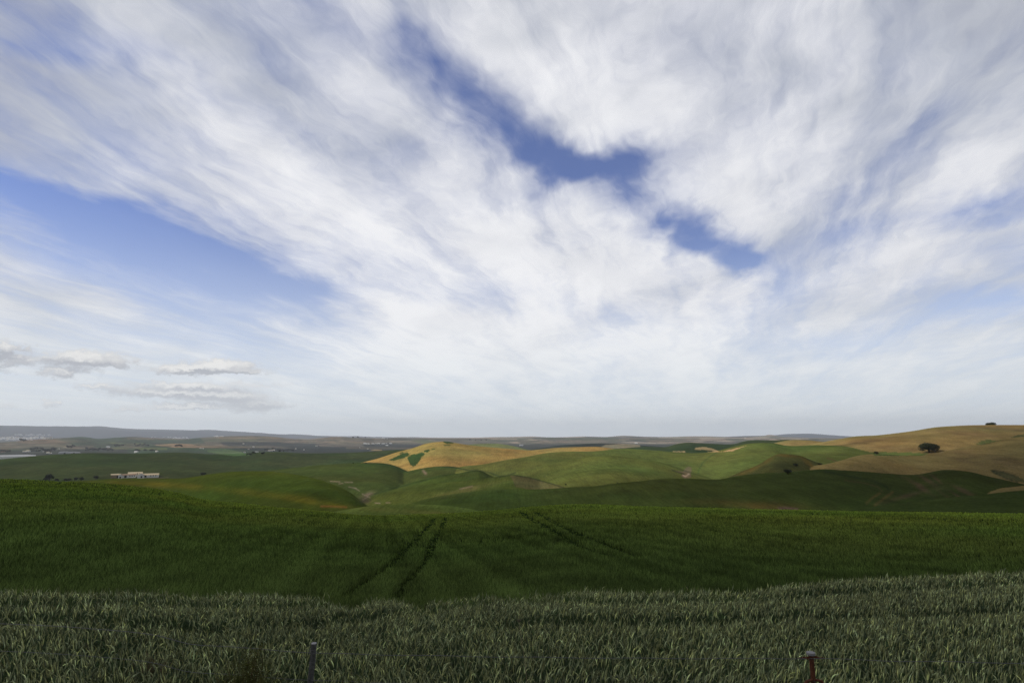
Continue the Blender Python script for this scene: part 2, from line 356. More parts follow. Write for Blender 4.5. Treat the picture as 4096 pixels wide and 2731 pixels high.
patch(P(2776,1797,2785,1789,2810,1787,2845,1791,2866,1800,2880,1806,2935,1795,2990,1780,2930,1804,2840,1808), TAN, isname('dgreen', 'green'), 1)
patch(P(2790,1800,2810,1798,2850,1803,2860,1806,2800,1806,2720,1808,2760,1803), DGR, isname('dgreen'), 1)
patch(P(2690,1804,2740,1804,2740,1808,2690,1807), TAN, isname('dgreen'), .9)
patch(P(2420,1778,2520,1773,2560,1780,2560,1792,2440,1792,2400,1790), (.19, .16, .10), isname('wood', 'plain'), .8)
O_ = isname('ochre')
patch(P(3490,1814,3500,1806,3650,1809,3720,1812,3690,1822,3500,1822), (.06, .10, .025), O_, .85)
patch(P(3900,1777,3925,1762,3950,1758,3975,1760,3990,1762,4012,1757,3960,1772,3925,1778), (.055, .085, .025), O_, .8)
patch(P(4040,1750,4070,1738,4110,1735,4110,1742,4060,1750), (.04, .06, .02), O_, .8)
patch(P(3962,1880,4000,1884,4050,1900,4075,1908,4110,1925,4110,1935,4060,1922,4010,1905,3970,1890), (.05, .062, .024), O_, .75)
line(P(3968,1881,4010,1886,4065,1904), 3, (.022, .032, .014), O_, .8); line(P(3975,1890,4020,1910,4070,1930), 3, (.022, .032, .014), O_, .8)
for cx, cy, rx, ry, an in ((3620,1795,160,10,3), (3880,1735,160,10,5), (4000,1840,220,18,10), (3800,1830,140,10,12), (3500,1760,200,8,-8), (4010,1715,150,8,4)):
    blobpatch(cx, cy, rx, ry, an, (.120, .082, .040), O_, .5)
# the left plain and the far fields
PL = isname('plain', 'plainhill', 'farhill', 'mount', 'mid')
FP = isname('plain', 'plainhill', 'farhill')
patch(P(60,1762,140,1756,230,1758,300,1772,220,1776,100,1776), (.15, .105, .07), FP, .8)
patch(P(262,1745,327,1744,400,1752,468,1748,585,1748,680,1752,800,1750,820,1772,700,1776,560,1786,400,1790,300,1780,240,1760), (.040, .062, .038), FP, .9)
patch(P(610,1780,650,1775,700,1773,760,1775,800,1782,900,1783,860,1790,700,1789), (.22, .15, .095), FP, .9)
patch(P(820,1778,900,1775,980,1779,1010,1790,900,1787,830,1785), (.14, .11, .07), FP, .8)
patch(P(826,1806,830,1797,860,1794,900,1795,960,1806,1000,1820,930,1822,860,1813), (.075, .115, .045), PL, .95)
patch(P(0,1793,36,1797,36,1803,0,1808), (.18, .10, .07), FP, .9)
patch(P(860,1746,1100,1744,1330,1744,1520,1750,1540,1770,1430,1776,1300,1774,1100,1768,900,1765), (.17, .135, .085), FP, .75)
patch(P(880,1766,1100,1767,1250,1773,1420,1778,1600,1772,1720,1775,1650,1800,1500,1806,1300,1812,1150,1810,1000,1800,900,1790), (.028, .033, .032), FP, .9)
patch(P(1480,1800,1500,1797,1530,1799,1528,1802,1485,1802), TAN, PL, .9)
patch(P(1500,1748,1700,1745,1750,1765,1600,1772,1500,1768), (.20, .17, .13), FP, .7)
patch(P(1640,1762,1700,1754,1760,1770,1700,1775), (.11, .13, .04), FP, .7)
rs = np.random.default_rng(3)
for k in range(60):     # pale and dark fields on the far ridge at the right
    cx = rs.uniform(1950, 3300); cy = rs.uniform(1744, 1772); w = rs.uniform(30, 110); h = rs.uniform(1.5, 4.5); sk = rs.uniform(-40, 40)
    patch(P(cx-w+sk, cy-h, cx+w+sk, cy-h*.6, cx+w-sk, cy+h, cx-w-sk, cy+h*.7), [(.34,.27,.21), (.05,.06,.055), (.20,.17,.12), (.09,.10,.07)][rs.integers(0, 4)], isname('pink', 'plain', 'farhill'), .75)
for k in range(46):     # hedged fields of the plain and the far hills
    cx = rs.uniform(-100, 3300); cy = rs.uniform(1746, 1800) if cx < 1600 else rs.uniform(1743, 1776)
    col = [(.19,.15,.11), (.045,.065,.035), (.13,.11,.075), (.03,.036,.03), (.10,.12,.05)][rs.integers(0, 5)]
    w = rs.uniform(40, 150); h = rs.uniform(2.5, 7); sk = rs.uniform(-30, 30)
    patch(P(cx-w+sk, cy-h, cx+w+sk, cy-h*.7, cx+w-sk, cy+h, cx-w-sk, cy+h*.8), col, isname('plain', 'farhill', 'pink', 'plainhill'), .55)
# scattered hedge / scrub darkening on the plain
C = C.reshape(*shp, 3)
sp = fbm(TX/90, TY/40, 4, 55)
m = np.clip((sp-.02)*9, 0, 1)*isname('plain', 'farhill').reshape(shp)*.6
C = C*(1-m[..., None])+np.array((.022, .028, .024))*m[..., None]
# large-scale crop variation
v = 1+.55*fbm(TX/120, TY/120, 4, 8)+.35*fbm(TX/22, TY/22, 3, 12)
C *= v[..., None]
C[..., 0] *= 1+.5*fbm(TX/70, TY/70, 3, 21)
C = np.clip(C, .004, .8)

nr, nc = AZ.shape
idx = np.arange(nr*nc).reshape(nr, nc)
q = np.stack([idx[:-1], np.roll(idx, -1, 1)[:-1], np.roll(idx, -1, 1)[1:], idx[1:]], -1)   # wraps round
V = np.stack([TX, TY, TZ], -1).reshape(-1, 3); CV = C.reshape(-1, 3)
fid = TID[:-1].reshape(-1)
q = q.reshape(-1, 4)[:, ::-1]
groups = dict(field=('crop_field', ['field']), golden=('golden_hill', ['golden']), ochre=('ochre_hill', ['ochre', 'wedge']),
    hills=('green_hills', ['mound','yellow','slope','dark','fold','brown','ridge','green','fgreen','mid','dgreen','lgreen']),
    far=('distant_hills', ['farhill','pink','mount','wood','plainhill']), plain=('plain', ['plain']))
for key, (nm, ks) in groups.items():
    sel = np.isin(fid, [i for i, h in enumerate(HILLS) if h[0] in ks]+([-1] if 'plain' in ks else []))
    qq = q[sel]
    if not len(qq): continue
    used = np.unique(qq); remap = np.zeros(len(V), np.int64); remap[used] = np.arange(len(used))
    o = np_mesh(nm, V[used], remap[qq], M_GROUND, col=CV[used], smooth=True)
    tag(o, kind='structure')
# earth under the camera so the sheet has no hole
a = np.linspace(0, 2*math.pi, 25)[:-1]
o = np_mesh('road_bank', np.concatenate([[(0, 0, 2.3)], np.stack([.7*np.cos(a), .7*np.sin(a), np.full(24, 2.3)], 1)]), np.stack([np.zeros(24, int), np.arange(24)+1, (np.arange(24)+1) % 24+1], 1), M_GROUND, col=np.tile((.06, .05, .03), (25, 1)))
tag(o, kind='structure')

#@@STUFF_BEGIN
# ------------------------------------------------------------------ standing wheat, crop, weeds
def ribbons(pts, wid, side):
    """pts (N,K,3), wid (N,K), side (N,3) -> verts, quads"""
    Nn, K, _ = pts.shape
    v = np.empty((Nn, K, 2, 3)); v[:, :, 0] = pts-side[:, None]*wid[..., None]/2; v[:, :, 1] = pts+side[:, None]*wid[..., None]/2
    b = (np.arange(Nn)*K*2)[:, None]+(np.arange(K-1)*2)[None]
    return v.reshape(-1, 3), np.stack([b, b+1, b+3, b+2], -1).reshape(-1, 4)
def spikes(pts, rad, n=3):
    """pts (N,K,3), rad (N,K): n-sided tapering bodies standing on their spine"""
    Nn, K, _ = pts.shape; t = np.gradient(pts, axis=1); t /= np.linalg.norm(t, axis=2, keepdims=True)+1e-9
    ref = np.zeros_like(t); ref[..., 1] = 1; u = np.cross(t, ref); u /= np.linalg.norm(u, axis=2, keepdims=True)+1e-9; w = np.cross(t, u)
    an = 2*np.pi*np.arange(n)/n
    v = pts[:, :, None]+(u[:, :, None]*np.cos(an)[:, None]+w[:, :, None]*np.sin(an)[:, None])*rad[..., None, None]
    i = np.arange(Nn*K*n).reshape(Nn, K, n); a = i[:, :-1]; b = i[:, 1:]
    return v.reshape(-1, 3), np.stack([a, np.roll(a, -1, 2), np.roll(b, -1, 2), b], -1).reshape(-1, 4)
def joined(name, pieces, mats, parent=None):
    Vs, Fs, Cs, Ms, o = [], [], [], [], 0
    for v, f, c, m in pieces:
        Vs.append(v); Fs.append(f+o); Cs.append(c); Ms.append(np.full(len(f), m)); o += len(v)
    return np_mesh(name, np.concatenate(Vs), np.concatenate(Fs), mats, midx=np.concatenate(Ms), col=np.concatenate(Cs), smooth=True, parent=parent)
M_EAR = attr_mat('wheat_ear', .75, .15, .2); M_LEAF = attr_mat('wheat_leaf', .6, .12, .3); M_GRASS = attr_mat('crop_leaf', .8, .06, .3)
EDGE = P(-300,2338,0,2344,174,2341,348,2347,610,2348,871,2357,1132,2364,1307,2373,1376,2390,1411,2415,1440,2398,1463,2388,1533,2373,1611,2388,1660,2402,1681,2405,1742,2383,1916,2366,2048,2364,2222,2357,2571,2348,2788,2344,2919,2353,3006,2344,3093,2327,3268,2315,3442,2300,3790,2283,4096,2274,4400,2268)
WH = .95
ex = np.array([(hit(x, y, 6, WH)[:2]) for x, y in EDGE]); e_az = np.arctan2(ex[:, 0], ex[:, 1]); e_d = np.hypot(ex[:, 0], ex[:, 1])
print('wheat edge', e_d.round(1).tolist())
def wpoly(pts, lift): return np.array([hit(x, y, 6, lift)[:2] for x, y in pts])
def pdist(X, Y, pl):
    d = np.full(X.shape, 1e9)
    for (x0, y0), (x1, y1) in zip(pl, pl[1:]):
        vx, vy = x1-x0, y1-y0; t = np.clip(((X-x0)*vx+(Y-y0)*vy)/(vx*vx+vy*vy+1e-9), 0, 1)
        d = np.minimum(d, np.hypot(X-x0-t*vx, Y-y0-t*vy))
    return d
STRIPS = [wpoly(p, WH*.8) for p in (P(0,2420,348,2420,784,2424,1100,2428,1394,2420), P(-100,2486,260,2484,520,2490,697,2508,830,2522,958,2510,1132,2503,1307,2496,1500,2470,1699,2446,1829,2420,2048,2402),
     P(2048,2406,2400,2415,2744,2402,3006,2402,3268,2376,3700,2352,4200,2325), P(1950,2510,2310,2492,2660,2498,3093,2472,3354,2472,3700,2462,4200,2436))]
RUTS = [wpoly(p, .2) for p in (P(1380,2385,1394,2366,1463,2322,1559,2261,1634,2178,1668,2150,1702,2116,1738,2068), P(1580,2400,1610,2341,1634,2314,1668,2286,1685,2259,1716,2218,1729,2171,1753,2130,1784,2068),
     P(2083,2046,2131,2079,2178,2099,2229,2130,2280,2157,2331,2184,2382,2201,2440,2222,2536,2253), P(2140,2046,2185,2069,2239,2099,2297,2127,2348,2147,2400,2164,2460,2190,2560,2230))]
def post_spot(px_, py_, Yf):
    a, t = pix(px_, py_); D_ = Yf/math.cos(float(a)); return D_*math.sin(float(a)), Yf, CAMZ+D_*float(t)
PL, PR = post_spot(1256, 2570, 10.7), post_spot(3243, 2606, 10.5); fpx = [PL[:2], PR[:2]]
def fence_y(X): return fpx[0][1]+(np.asarray(X)-fpx[0][0])*(fpx[1][1]-fpx[0][1])/(fpx[1][0]-fpx[0][0])
FD = float(fence_y(0)); print('fence line', fpx, FD)
n = 145000
A = RNG.uniform(-R(49), R(49), n); De = np.interp(A, e_az, e_d)
D = np.sqrt(RNG.uniform(0, 1, n)*(De.max()**2-(FD-.6)**2)+(FD-.6)**2); keep = RNG.uniform(0, 1, n) < np.clip(22/D, 0, 1)
X, Y = D*np.sin(A), D*np.cos(A)
near_cnt = fbm(X/1.3, Y/1.3, 3, 4)
sd_ = np.minimum.reduce([pdist(X, Y, s) for s in STRIPS]); rd_ = np.minimum(pdist(X, Y, RUTS[0]), pdist(X, Y, RUTS[1]))
keep &= (D < De+RNG.normal(0, .22, n)) & ((sd_ > .26) | (RNG.uniform(0, 1, n) < .14)) & ((rd_ > .4) | (RNG.uniform(0, 1, n) < .2)) & (Y > fence_y(X)+.12+.25*near_cnt-1.3*sstep(4.6, 6.5, np.abs(X)))
X, Y, D, De, sd_, rd_ = (q_[keep] for q_ in (X, Y, D, De, sd_, rd_)); n = len(X); print('wheat plants', n)
Z = terrain(X, Y)
hgt = (WH-.06)*(1+.18*fbm(X/1.8, Y/1.8, 3, 14)+RNG.normal(0, .06, n))*(1-.5*np.exp(-(sd_/.34)**2))*(1-.35*np.exp(-(rd_/.5)**2))
hgt *= 1-.12*np.exp(-((De-D)/.3)**2)
wind = .35+.8*np.clip(X/12, -.6, 1)+fbm(X/2.5, Y/2.5, 2, 41)*1.2
lx = np.clip(RNG.normal(wind*.10, .10, n), -.3, .35); ly = RNG.normal(-.02, .09, n)
k = np.array([0, .55, 1.0])
base = np.stack([X, Y, Z], 1)
topv = np.stack([lx*hgt, ly*hgt, hgt*.84], 1)
stem = base[:, None]+topv[:, None]*k[None, :, None]; stem[:, 1, :2] -= topv[:, None, :2][:, 0]*.15
va = RNG.uniform(-.8, .8, n); side = np.stack([np.cos(va), np.sin(va), 0*va], 1)
tone = np.exp(RNG.normal(-.30, .52, n)).clip(.2, 2.2)
patchy = 1+.5*fbm(X/3, Y/3, 3, 23)
pieces = []
v, f = ribbons(stem, np.tile([.007, .006, .004], (n, 1)), side)
cs = np.repeat(np.array([(.068, .105, .036)])*(tone*patchy)[:, None], 6, 0); pieces.append((v, f, cs, 1))
# ears: a curved spindle, most of them nodding
dirx = np.where(RNG.uniform(0, 1, n) < .5+.38*np.clip(wind, -1, 1), 1, -1)*RNG.uniform(.3, 1, n); diry = RNG.normal(0, .5, n)
bend = RNG.beta(1.3, 2.2, n)*1.75; ln = RNG.uniform(.11, .17, n)
s_ = np.linspace(0, 1, 5); th = .15+bend[:, None]*s_[None]**1.3
step = np.stack([np.sin(th)*dirx[:, None], np.sin(th)*diry[:, None]*.6, np.cos(th)], -1)*ln[:, None, None]/4
sp_ = np.cumsum(step, 1)-step[:, :1]+(base+topv)[:, None]
rad = np.array([.003, .0068, .0070, .0050, .0012])[None]*RNG.uniform(.85, 1.25, n)[:, None]*(1+.25*(D/16)[:, None])
v, f = spikes(sp_, rad)
ec = np.array([(.50, .575, .32)])*(tone*patchy)[:, None]; yel = RNG.uniform(0, 1, n)[:, None]; ec = ec*(1-yel*np.array([[-.12, .0, .28]]))
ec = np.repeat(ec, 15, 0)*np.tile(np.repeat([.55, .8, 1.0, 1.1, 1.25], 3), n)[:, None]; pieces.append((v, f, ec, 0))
# awns: a thin fan of bristles past the tip
aw_ = np.stack([sp_[:, 2], sp_[:, 4], sp_[:, 4]+(sp_[:, 4]-sp_[:, 3])*2.2], 1)
v, f = ribbons(aw_, np.tile([.022, .014, .001], (n, 1)), side); pieces.append((v, f, np.repeat(ec[::15]*1.0, 6, 0), 0))
for j in range(3):
    m = RNG.uniform(0, 1, n) < (.95, .8, .6)[j]; nn = int(m.sum())
    a_ = RNG.uniform(0, 2*np.pi, nn); ll = RNG.uniform(.20, .40, nn); h0 = (.86, .68, .42)[j]
    b0 = base[m]+topv[m]*h0; o_ = np.stack([np.cos(a_), np.sin(a_), 0*a_], 1)
    up = RNG.uniform(.3, 1.0, nn)
    pts = np.stack([b0, b0+o_*(ll*.4)[:, None]+np.array([0, 0, 1])*(ll*.55*up)[:, None], b0+o_*(ll*.8)[:, None]+np.array([0, 0, 1])*(ll*.6*up)[:, None], b0+o_*(ll*1.1)[:, None]+np.array([0, 0, 1])*(ll*(.6*up-.35))[:, None]], 1)
    sd2 = np.stack([-np.sin(a_), np.cos(a_), 0*a_], 1)
    v, f = ribbons(pts, np.tile([.006, .010, .008, .001], (nn, 1)), sd2)
    pieces.append((v, f, np.repeat(np.array([(.065, .108, .036)])*(tone[m]*patchy[m])[:, None], 8, 0), 1))
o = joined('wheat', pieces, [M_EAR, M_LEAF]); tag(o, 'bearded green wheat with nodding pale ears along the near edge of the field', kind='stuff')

# the shorter green crop beyond it
def tufts(D, A, hmean, cfun, hz_var=.25, wpix=.40):
    X, Y = D*np.sin(A), D*np.cos(A); De = np.interp(A, e_az, e_d)
    rd = np.minimum(np.minimum(pdist(X, Y, RUTS[0]), pdist(X, Y, RUTS[1])), np.minimum(pdist(X, Y, RUTS[2]), pdist(X, Y, RUTS[3]))*.72)
    Z, tid = terrain(X, Y, True)
    m = (D > De+.1+RNG.normal(0, .5, len(D))) & (tid == 0) & ((rd > .24+.0020*D) | (RNG.uniform(0, 1, len(D)) < .30))
    dip = fbm(X/9, Y/9, 3, 61)
    m &= RNG.uniform(0, 1, len(D)) < .86+1.1*dip
    rd = rd[m]; X, Y, D, dip, De = X[m], Y[m], D[m], dip[m], De[m]; n = len(X); Z = Z[m]; out = []
    cross = X*math.cos(R(13))+Y*math.sin(R(13))     # across the drill rows
    row = np.sin(cross*2*np.pi/2.4+2*fbm(X/20, Y/20, 2, 5))*.5+.5*(vnoise(cross/.9, 0*cross, 8)*2-1)
    hh = hmean*(1+hz_var*(2*fbm(X/3.2, Y/3.2, 3, 71))+.10*row+RNG.normal(0, .10, n))*np.where(D < De+1.2, .8, 1)*(1-.62*np.exp(-(rd/(.26+.0020*D))**4))
    c0 = cfun(X, Y, D, dip, row); w = .006+wpix*D/569
    for b in range(4):
        a_ = RNG.uniform(0, 2*np.pi, n); r0 = RNG.uniform(0, .10+.0012*D, n); px = X+r0*np.cos(a_); py = Y+r0*np.sin(a_)
        lean = RNG.uniform(.05, .45, n); h = hh*RNG.uniform(.75, 1.12, n)
        p0 = np.stack([px, py, Z-.03], 1); o_ = np.stack([np.cos(a_), np.sin(a_), 0*a_], 1)
        pts = np.stack([p0, p0+o_*(lean*h*.35)[:, None]+np.array([0, 0, 1])*(h*.62)[:, None], p0+o_*(lean*h)[:, None]+np.array([0, 0, 1])*h[:, None]], 1)
        va = RNG.uniform(-.9, .9, n); sd2 = np.stack([np.cos(va), np.sin(va), 0*va], 1)
        v, f = ribbons(pts, np.stack([w, w*.8, w*.12], 1), sd2)
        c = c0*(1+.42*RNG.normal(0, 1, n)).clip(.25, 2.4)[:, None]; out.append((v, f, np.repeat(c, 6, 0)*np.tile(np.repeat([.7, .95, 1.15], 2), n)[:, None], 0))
    return out
def crop_col(X, Y, D, dip, row):
    g = np.array([(.100, .135, .034)])*np.ones((len(X), 1)); y = np.clip((D-25)/120, 0, 1)[:, None]
    g = g*(1-y)+np.array([(.160, .225, .026)])*y
    v = 1+.9*fbm(X/16, Y/16, 3, 91)+.8*fbm(X/2.2, Y/2.2, 2, 19)+.22*row; g = g*v[:, None]; g[:, 0] *= 1+.4*fbm(X/28, Y/28, 2, 33); return g
n = 210000; A = RNG.uniform(-R(47.5), R(47.5), n); u = RNG.uniform(0, 1, n)
D = 1/((1-u)/17.0+u/175.0)
n2 = 60000; A2 = RNG.uniform(-R(47.5), R(47.5), n2); D2 = np.exp(RNG.uniform(math.log(60), math.log(290), n2))
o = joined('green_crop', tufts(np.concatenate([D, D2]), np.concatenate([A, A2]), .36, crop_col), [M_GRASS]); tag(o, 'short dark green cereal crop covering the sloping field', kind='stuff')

# rough dry grass and weeds in front of and along the fence
n = 13000; X = RNG.uniform(-12, 12, n); Y = RNG.uniform(-1.9, .15, n)+fence_y(X); m = RNG.uniform(0, 1, n) < .75+1.2*fbm(X/.8, Y/.8, 3, 2); X, Y = X[m], Y[m]; n = len(X); Z = terrain(X, Y)
out = []
for b in range(3):
    a_ = RNG.uniform(0, 2*np.pi, n); h = RNG.uniform(.35, .95, n)*(1+.5*fbm(X/.9, Y/.9, 2, 3)); ln_ = RNG.uniform(.05, .5, n)
    p0 = np.stack([X, Y, Z], 1); o_ = np.stack([np.cos(a_), np.sin(a_), 0*a_], 1)
    pts = np.stack([p0, p0+o_*(ln_*h*.3)[:, None]+np.array([0, 0, 1])*(h*.6)[:, None], p0+o_*(ln_*h)[:, None]+np.array([0, 0, 1])*h[:, None]], 1)
    v, f = ribbons(pts, np.tile([.006, .005, .001], (n, 1)), np.stack([np.cos(a_*1.7)*.9, np.sin(a_*1.7)*.4, 0*a_], 1))
    dry = RNG.uniform(0, 1, n)[:, None] < .45; c = np.where(dry, np.array([(.15, .115, .060)]), np.array([(.055, .085, .025)]))*(1+.3*RNG.normal(0, 1, n)).clip(.4, 2)[:, None]
    out.append((v, f, np.repeat(c, 6, 0), 0))
o = joined('rough_grass', out, [M_GRASS]); tag(o, 'rough half dry grass growing at the foot of the fence', kind='stuff')
#@@STUFF_END
#@@THINGS_BEGIN
# ------------------------------------------------------------------ fence
M_WOOD = simple_mat('weathered_wood', (.078, .078, .072), .9, .4, 30, bump=.6); M_CUT = simple_mat('pale_cut_wood', (.30, .295, .29), .8, .2, 60)
M_RUST = simple_mat('rusty_steel', (.095, .030, .012), .8, .45, 40, bump=.4); M_WIRE = simple_mat('galvanised_wire', (.17, .17, .17), .5, .3, 60, metallic=.6)
M_CAP = simple_mat('pale_plate', (.22, .215, .21), .7, .15, 50)
fx0, fy0, _ = PL; fx1, fy1, _ = PR
g0 = float(terrain(np.array([fx0]), np.array([fy0]))[0]); g1 = float(terrain(np.array([fx1]), np.array([fy1]))[0])
k0 = (PL[2]-g0)/1.256; k1 = (PR[2]-g1)/1.205; print('post heights', k0*1.256, k1*1.205)
fence = tag(empty('wire_fence', (fx0, fy0, g0)), 'sagging wire mesh fence on one grey and one rusty post in front of the wheat', 'fence')
def onf(x, y, z): return (x-fx0, y-fy0, z-g0)
lean = Vector((.055, -.01, 0))
pw = MB().tube([(-.12, .01, -.25), (-.06, 0, .45*k0), (-.01, 0, 1.0*k0), (.0, 0, 1.245*k0)], [.055, .053, .050, .048], 12).build('post', M_WOOD, fence)
pw['label'] = 'grey weathered wooden post'
MB().tube([(.0, 0, 1.246*k0), (.0005, 0, 1.256*k0)], [.047, .045], 12).build('cut_end', M_CUT, pw)
for z in (1.02*k0, 1.14*k0, 1.17*k0): MB().tube([(.055*math.cos(t)-.008, .055*math.sin(t), z+.01*math.sin(3*t)) for t in np.linspace(0, 2*math.pi, 14)], .0025, 5).build('binding_wire', M_WIRE, pw)
dx_, dy_, dz_ = onf(fx1, fy1, g1)
pr = MB().tube([(dx_+.025, dy_, dz_-.2), (dx_+.01, dy_, dz_+k1*.6), (dx_, dy_, dz_+k1*1.17)], [.042, .041, .040], 14).build('post', M_RUST, fence); pr['label'] = 'rusty red steel corner post'
MB().tube([(dx_, dy_, dz_+k1*1.172), (dx_-.001, dy_, dz_+k1*1.20), (dx_-.001, dy_, dz_+k1*1.205)], [.072, .072, .062], 16).build('cap', M_CAP, pr)
cl = MB()
for s_ in (-1, 1):
    cl.tube([(dx_+s_*.03, dy_-.02, dz_+k1*1.15), (dx_+s_*.08, dy_-.03, dz_+k1*1.14+.01*s_), (dx_+s_*.15, dy_-.01, dz_+k1*1.135-.01*s_)], [.016, .02, .010], 7)
    cl.tube([(dx_+s_*.07, dy_-.045, dz_+k1*1.16), (dx_+s_*.12, dy_+.0, dz_+k1*1.12), (dx_+s_*.19, dy_+.01, dz_+k1*1.13), (dx_+s_*.24, dy_, dz_+k1*1.125)], [.007, .009, .009, .004], 6)
cl.build('clamp', M_RUST, pr)
for s_, m_ in ((-1, M_RUST), (1, M_RUST)):
    MB().tube([(dx_+s_*.02, dy_-.03, dz_+k1*.86), (dx_+s_*.12, dy_-.04, dz_+k1*.845), (dx_+s_*.22, dy_-.04, dz_+k1*.76), (dx_+s_*.62, dy_-.02, dz_+k1*.16), (dx_+s_*.80, dy_, dz_-.15)], [.02, .024, .026, .024, .022], 9).build('brace', m_, fence)
for z in (.84, .60, .30): MB().tube([(dx_+.045*math.cos(t), dy_+.045*math.sin(t), dz_+k1*z+.012*math.sin(2*t)) for t in np.linspace(0, 2*math.pi, 14)], .003, 5).build('binding_wire', M_WIRE, pr)
# strands run through both posts and on past them
def strand(z0, z1, sag, r, name='strand'):
    pts = []
    for u in np.linspace(-1.4, 2.0, 120):
        x = u*dx_; y = u*dy_-.04; z = z0*(1-u)+(z1+dz_)*u if 0 <= u <= 1 else (z0 if u < 0 else z1+dz_)
        f_ = u-math.floor(u); z -= sag*4*f_*(1-f_); gx, gy = x+fx0, y+fy0
        if abs(u) > 0 and not 0 <= u <= 1: z += float(terrain(np.array([gx]), np.array([gy]))[0])-(g0 if u < 0 else g1)
        pts.append((x, y, z+.006*math.sin(u*31)))
    MB().tube(pts, r, 5).build(name, M_WIRE, fence)
strand(1.14*k0, 1.135*k1, .03, .0050); strand(.80*k0, .78*k1, .04, .0035); strand(.42, .42, .03, .0028)
ms = MB(); ud = Vector((dx_, dy_, 0)).normalized()       # chain-link mesh, one part
ln_ = math.hypot(dx_, dy_)
for u in np.arange(.12, ln_+4.5, .11):
    for s_ in (-1, 1):
        x = ud.x*u; y = ud.y*u-.045; g = float(terrain(np.array([x+fx0]), np.array([y+fy0]))[0])-g0
        ms.tube([(x, y, g+.02), (x+s_*.52*ud.x, y+s_*.52*ud.y, g+.54), (x+s_*1.0*ud.x, y+s_*1.0*ud.y, g+1.06)], .0009, 3, False)
ms.build('wire_mesh', M_WIRE, fence)

# ------------------------------------------------------------------ weeds and a dead stalk
M_WEED = attr_mat('weed_leaf', .7, .2, .3)
def weed(x, y, W, H, label, seed, n=90, c=(.072, .080, .016), red=.25):
    rg = np.random.default_rng(seed); z = float(terrain(np.array([x]), np.array([y]))[0]); root = tag(empty('weed_shrub', (x, y, z)), label, 'weed')
    a_ = rg.uniform(0, 2*np.pi, n); o_ = np.stack([np.cos(a_), np.sin(a_)*.7, 0*a_], 1); sp = rg.uniform(.05, 1, n); h = H*(1-.45*sp**2)*rg.uniform(.7, 1.08, n)
    t = np.linspace(0, 1, 6)[None, :, None]; b0 = rg.normal(0, .05*W, (n, 3)); b0[:, 2] = -.02
    pts = b0[:, None]+o_[:, None]*(sp*W*.5)[:, None, None]*t**1.5+np.array([0, 0, 1])*h[:, None, None]*t**.85+rg.normal(0, .012, (n, 6, 3))*t
    va = rg.uniform(-.9, .9, n); sd = np.stack([np.cos(va), np.sin(va), 0*va], 1)
    v, f = ribbons(pts, np.tile([.006, .005, .005, .004, .003, .002], (n, 1)), sd)
    sc = np.where(rg.uniform(0, 1, (n, 1)) < red, np.array([(.12, .045, .025)]), np.array([(.075, .075, .03)])); joined('stems', [(v, f, np.repeat(sc, 12, 0), 0)], [M_WEED], root)
    m = n*46; i = rg.integers(0, n, m); u = rg.uniform(.25, 1, m)*4.999; k0 = u.astype(int); fr = (u-k0)[:, None]
    p = pts[i, k0]*(1-fr)+pts[i, k0+1]*fr; d = rg.normal(0, 1, (m, 3)); d[:, 2] = np.abs(d[:, 2])*.8; d /= np.linalg.norm(d, axis=1)[:, None]; l = rg.uniform(.02, .06, m)[:, None]
    q3 = np.stack([p, p+d*l*.6, p+d*l+np.array([0, 0, -.01])], 1); sd = np.cross(d, rg.normal(0, 1, (m, 3))); sd /= np.linalg.norm(sd, axis=1)[:, None]+1e-9
    v, f = ribbons(q3, np.tile([.004, .009, .001], (m, 1)), sd); cc_ = np.array([c])*(1+.4*rg.normal(0, 1, m)).clip(.3, 2.2)[:, None]
    joined('leaves', [(v, f, np.repeat(cc_, 6, 0), 0)], [M_WEED], root)
def at_d(x, D):
    a, _ = pix(x, 2600); return D*math.tan(float(a)), D
x_, y_ = at_d(1000, FD-.25); weed(x_, y_, 1.8, 1.62, 'broad feathery green-brown weed left of the grey fence post', 5, 240, (.070, .078, .012))
x_, y_ = at_d(1420, FD-.12); weed(x_, y_, 1.0, 1.25, 'small yellow-green weed just right of the grey fence post', 6, 60, (.070, .095, .016))
x_, y_ = at_d(620, FD+.35); weed(x_, y_, 1.1, 1.1, 'low reddish dry weed at the bottom left of the fence', 8, 55, (.095, .070, .035), .6)
x_, y_ = at_d(1730, FD-.4); weed(x_, y_, 1.0, 1.1, 'low dull weed between the two fence posts, nearer the grey one', 9, 45, (.085, .075, .035), .5)
x_, y_ = at_d(2560, FD-.4); weed(x_, y_, 1.0, 1.1, 'low olive weed left of the rusty fence post', 10, 45, (.065, .070, .025), .4)
pp = []
for px_, py_ in P(2112,2760,2109,2731,2100,2653,2087,2566,2076,2490):
    a, t = pix(px_, py_); pp.append(((FD-.2)*math.sin(float(a)), (FD-.2)*math.cos(float(a)), CAMZ+(FD-.2)*float(t)))
x_, y_, _z = pp[0]; z_ = float(terrain(np.array([x_]), np.array([y_]))[0]); st = tag(empty('dead_stalk', (x_, y_, z_)), 'thin pale dead stalk with a dry flower head standing in front of the wheat', 'dead plant')
M_STRAW = simple_mat('straw', (.26, .21, .13), .8, .2, 40)
pl_ = [(0.0, 0.0, -.03)]+[(a_-x_, b_-y_, c_-z_) for a_, b_, c_ in pp]
MB().tube(pl_, [.005]*2+[.0045, .004, .0035, .003], 6).build('stem', M_STRAW, st)
hd = MB(); tp = Vector(pl_[-1])
for k in range(16):
    a_ = k*2.4; e = Vector((math.cos(a_)*.055*math.sqrt(k/16), math.sin(a_)*.05*math.sqrt(k/16), .05)); hd.tube([tp, tp+e*.6+Vector((0, 0, .004)), tp+e], .0014, 4)
    hd.tube([tp+e, tp+e+Vector((0, 0, .008))], [.005, .002], 5)
hd.build('flower_head', simple_mat('dry_flower', (.085, .065, .045), .9), st)

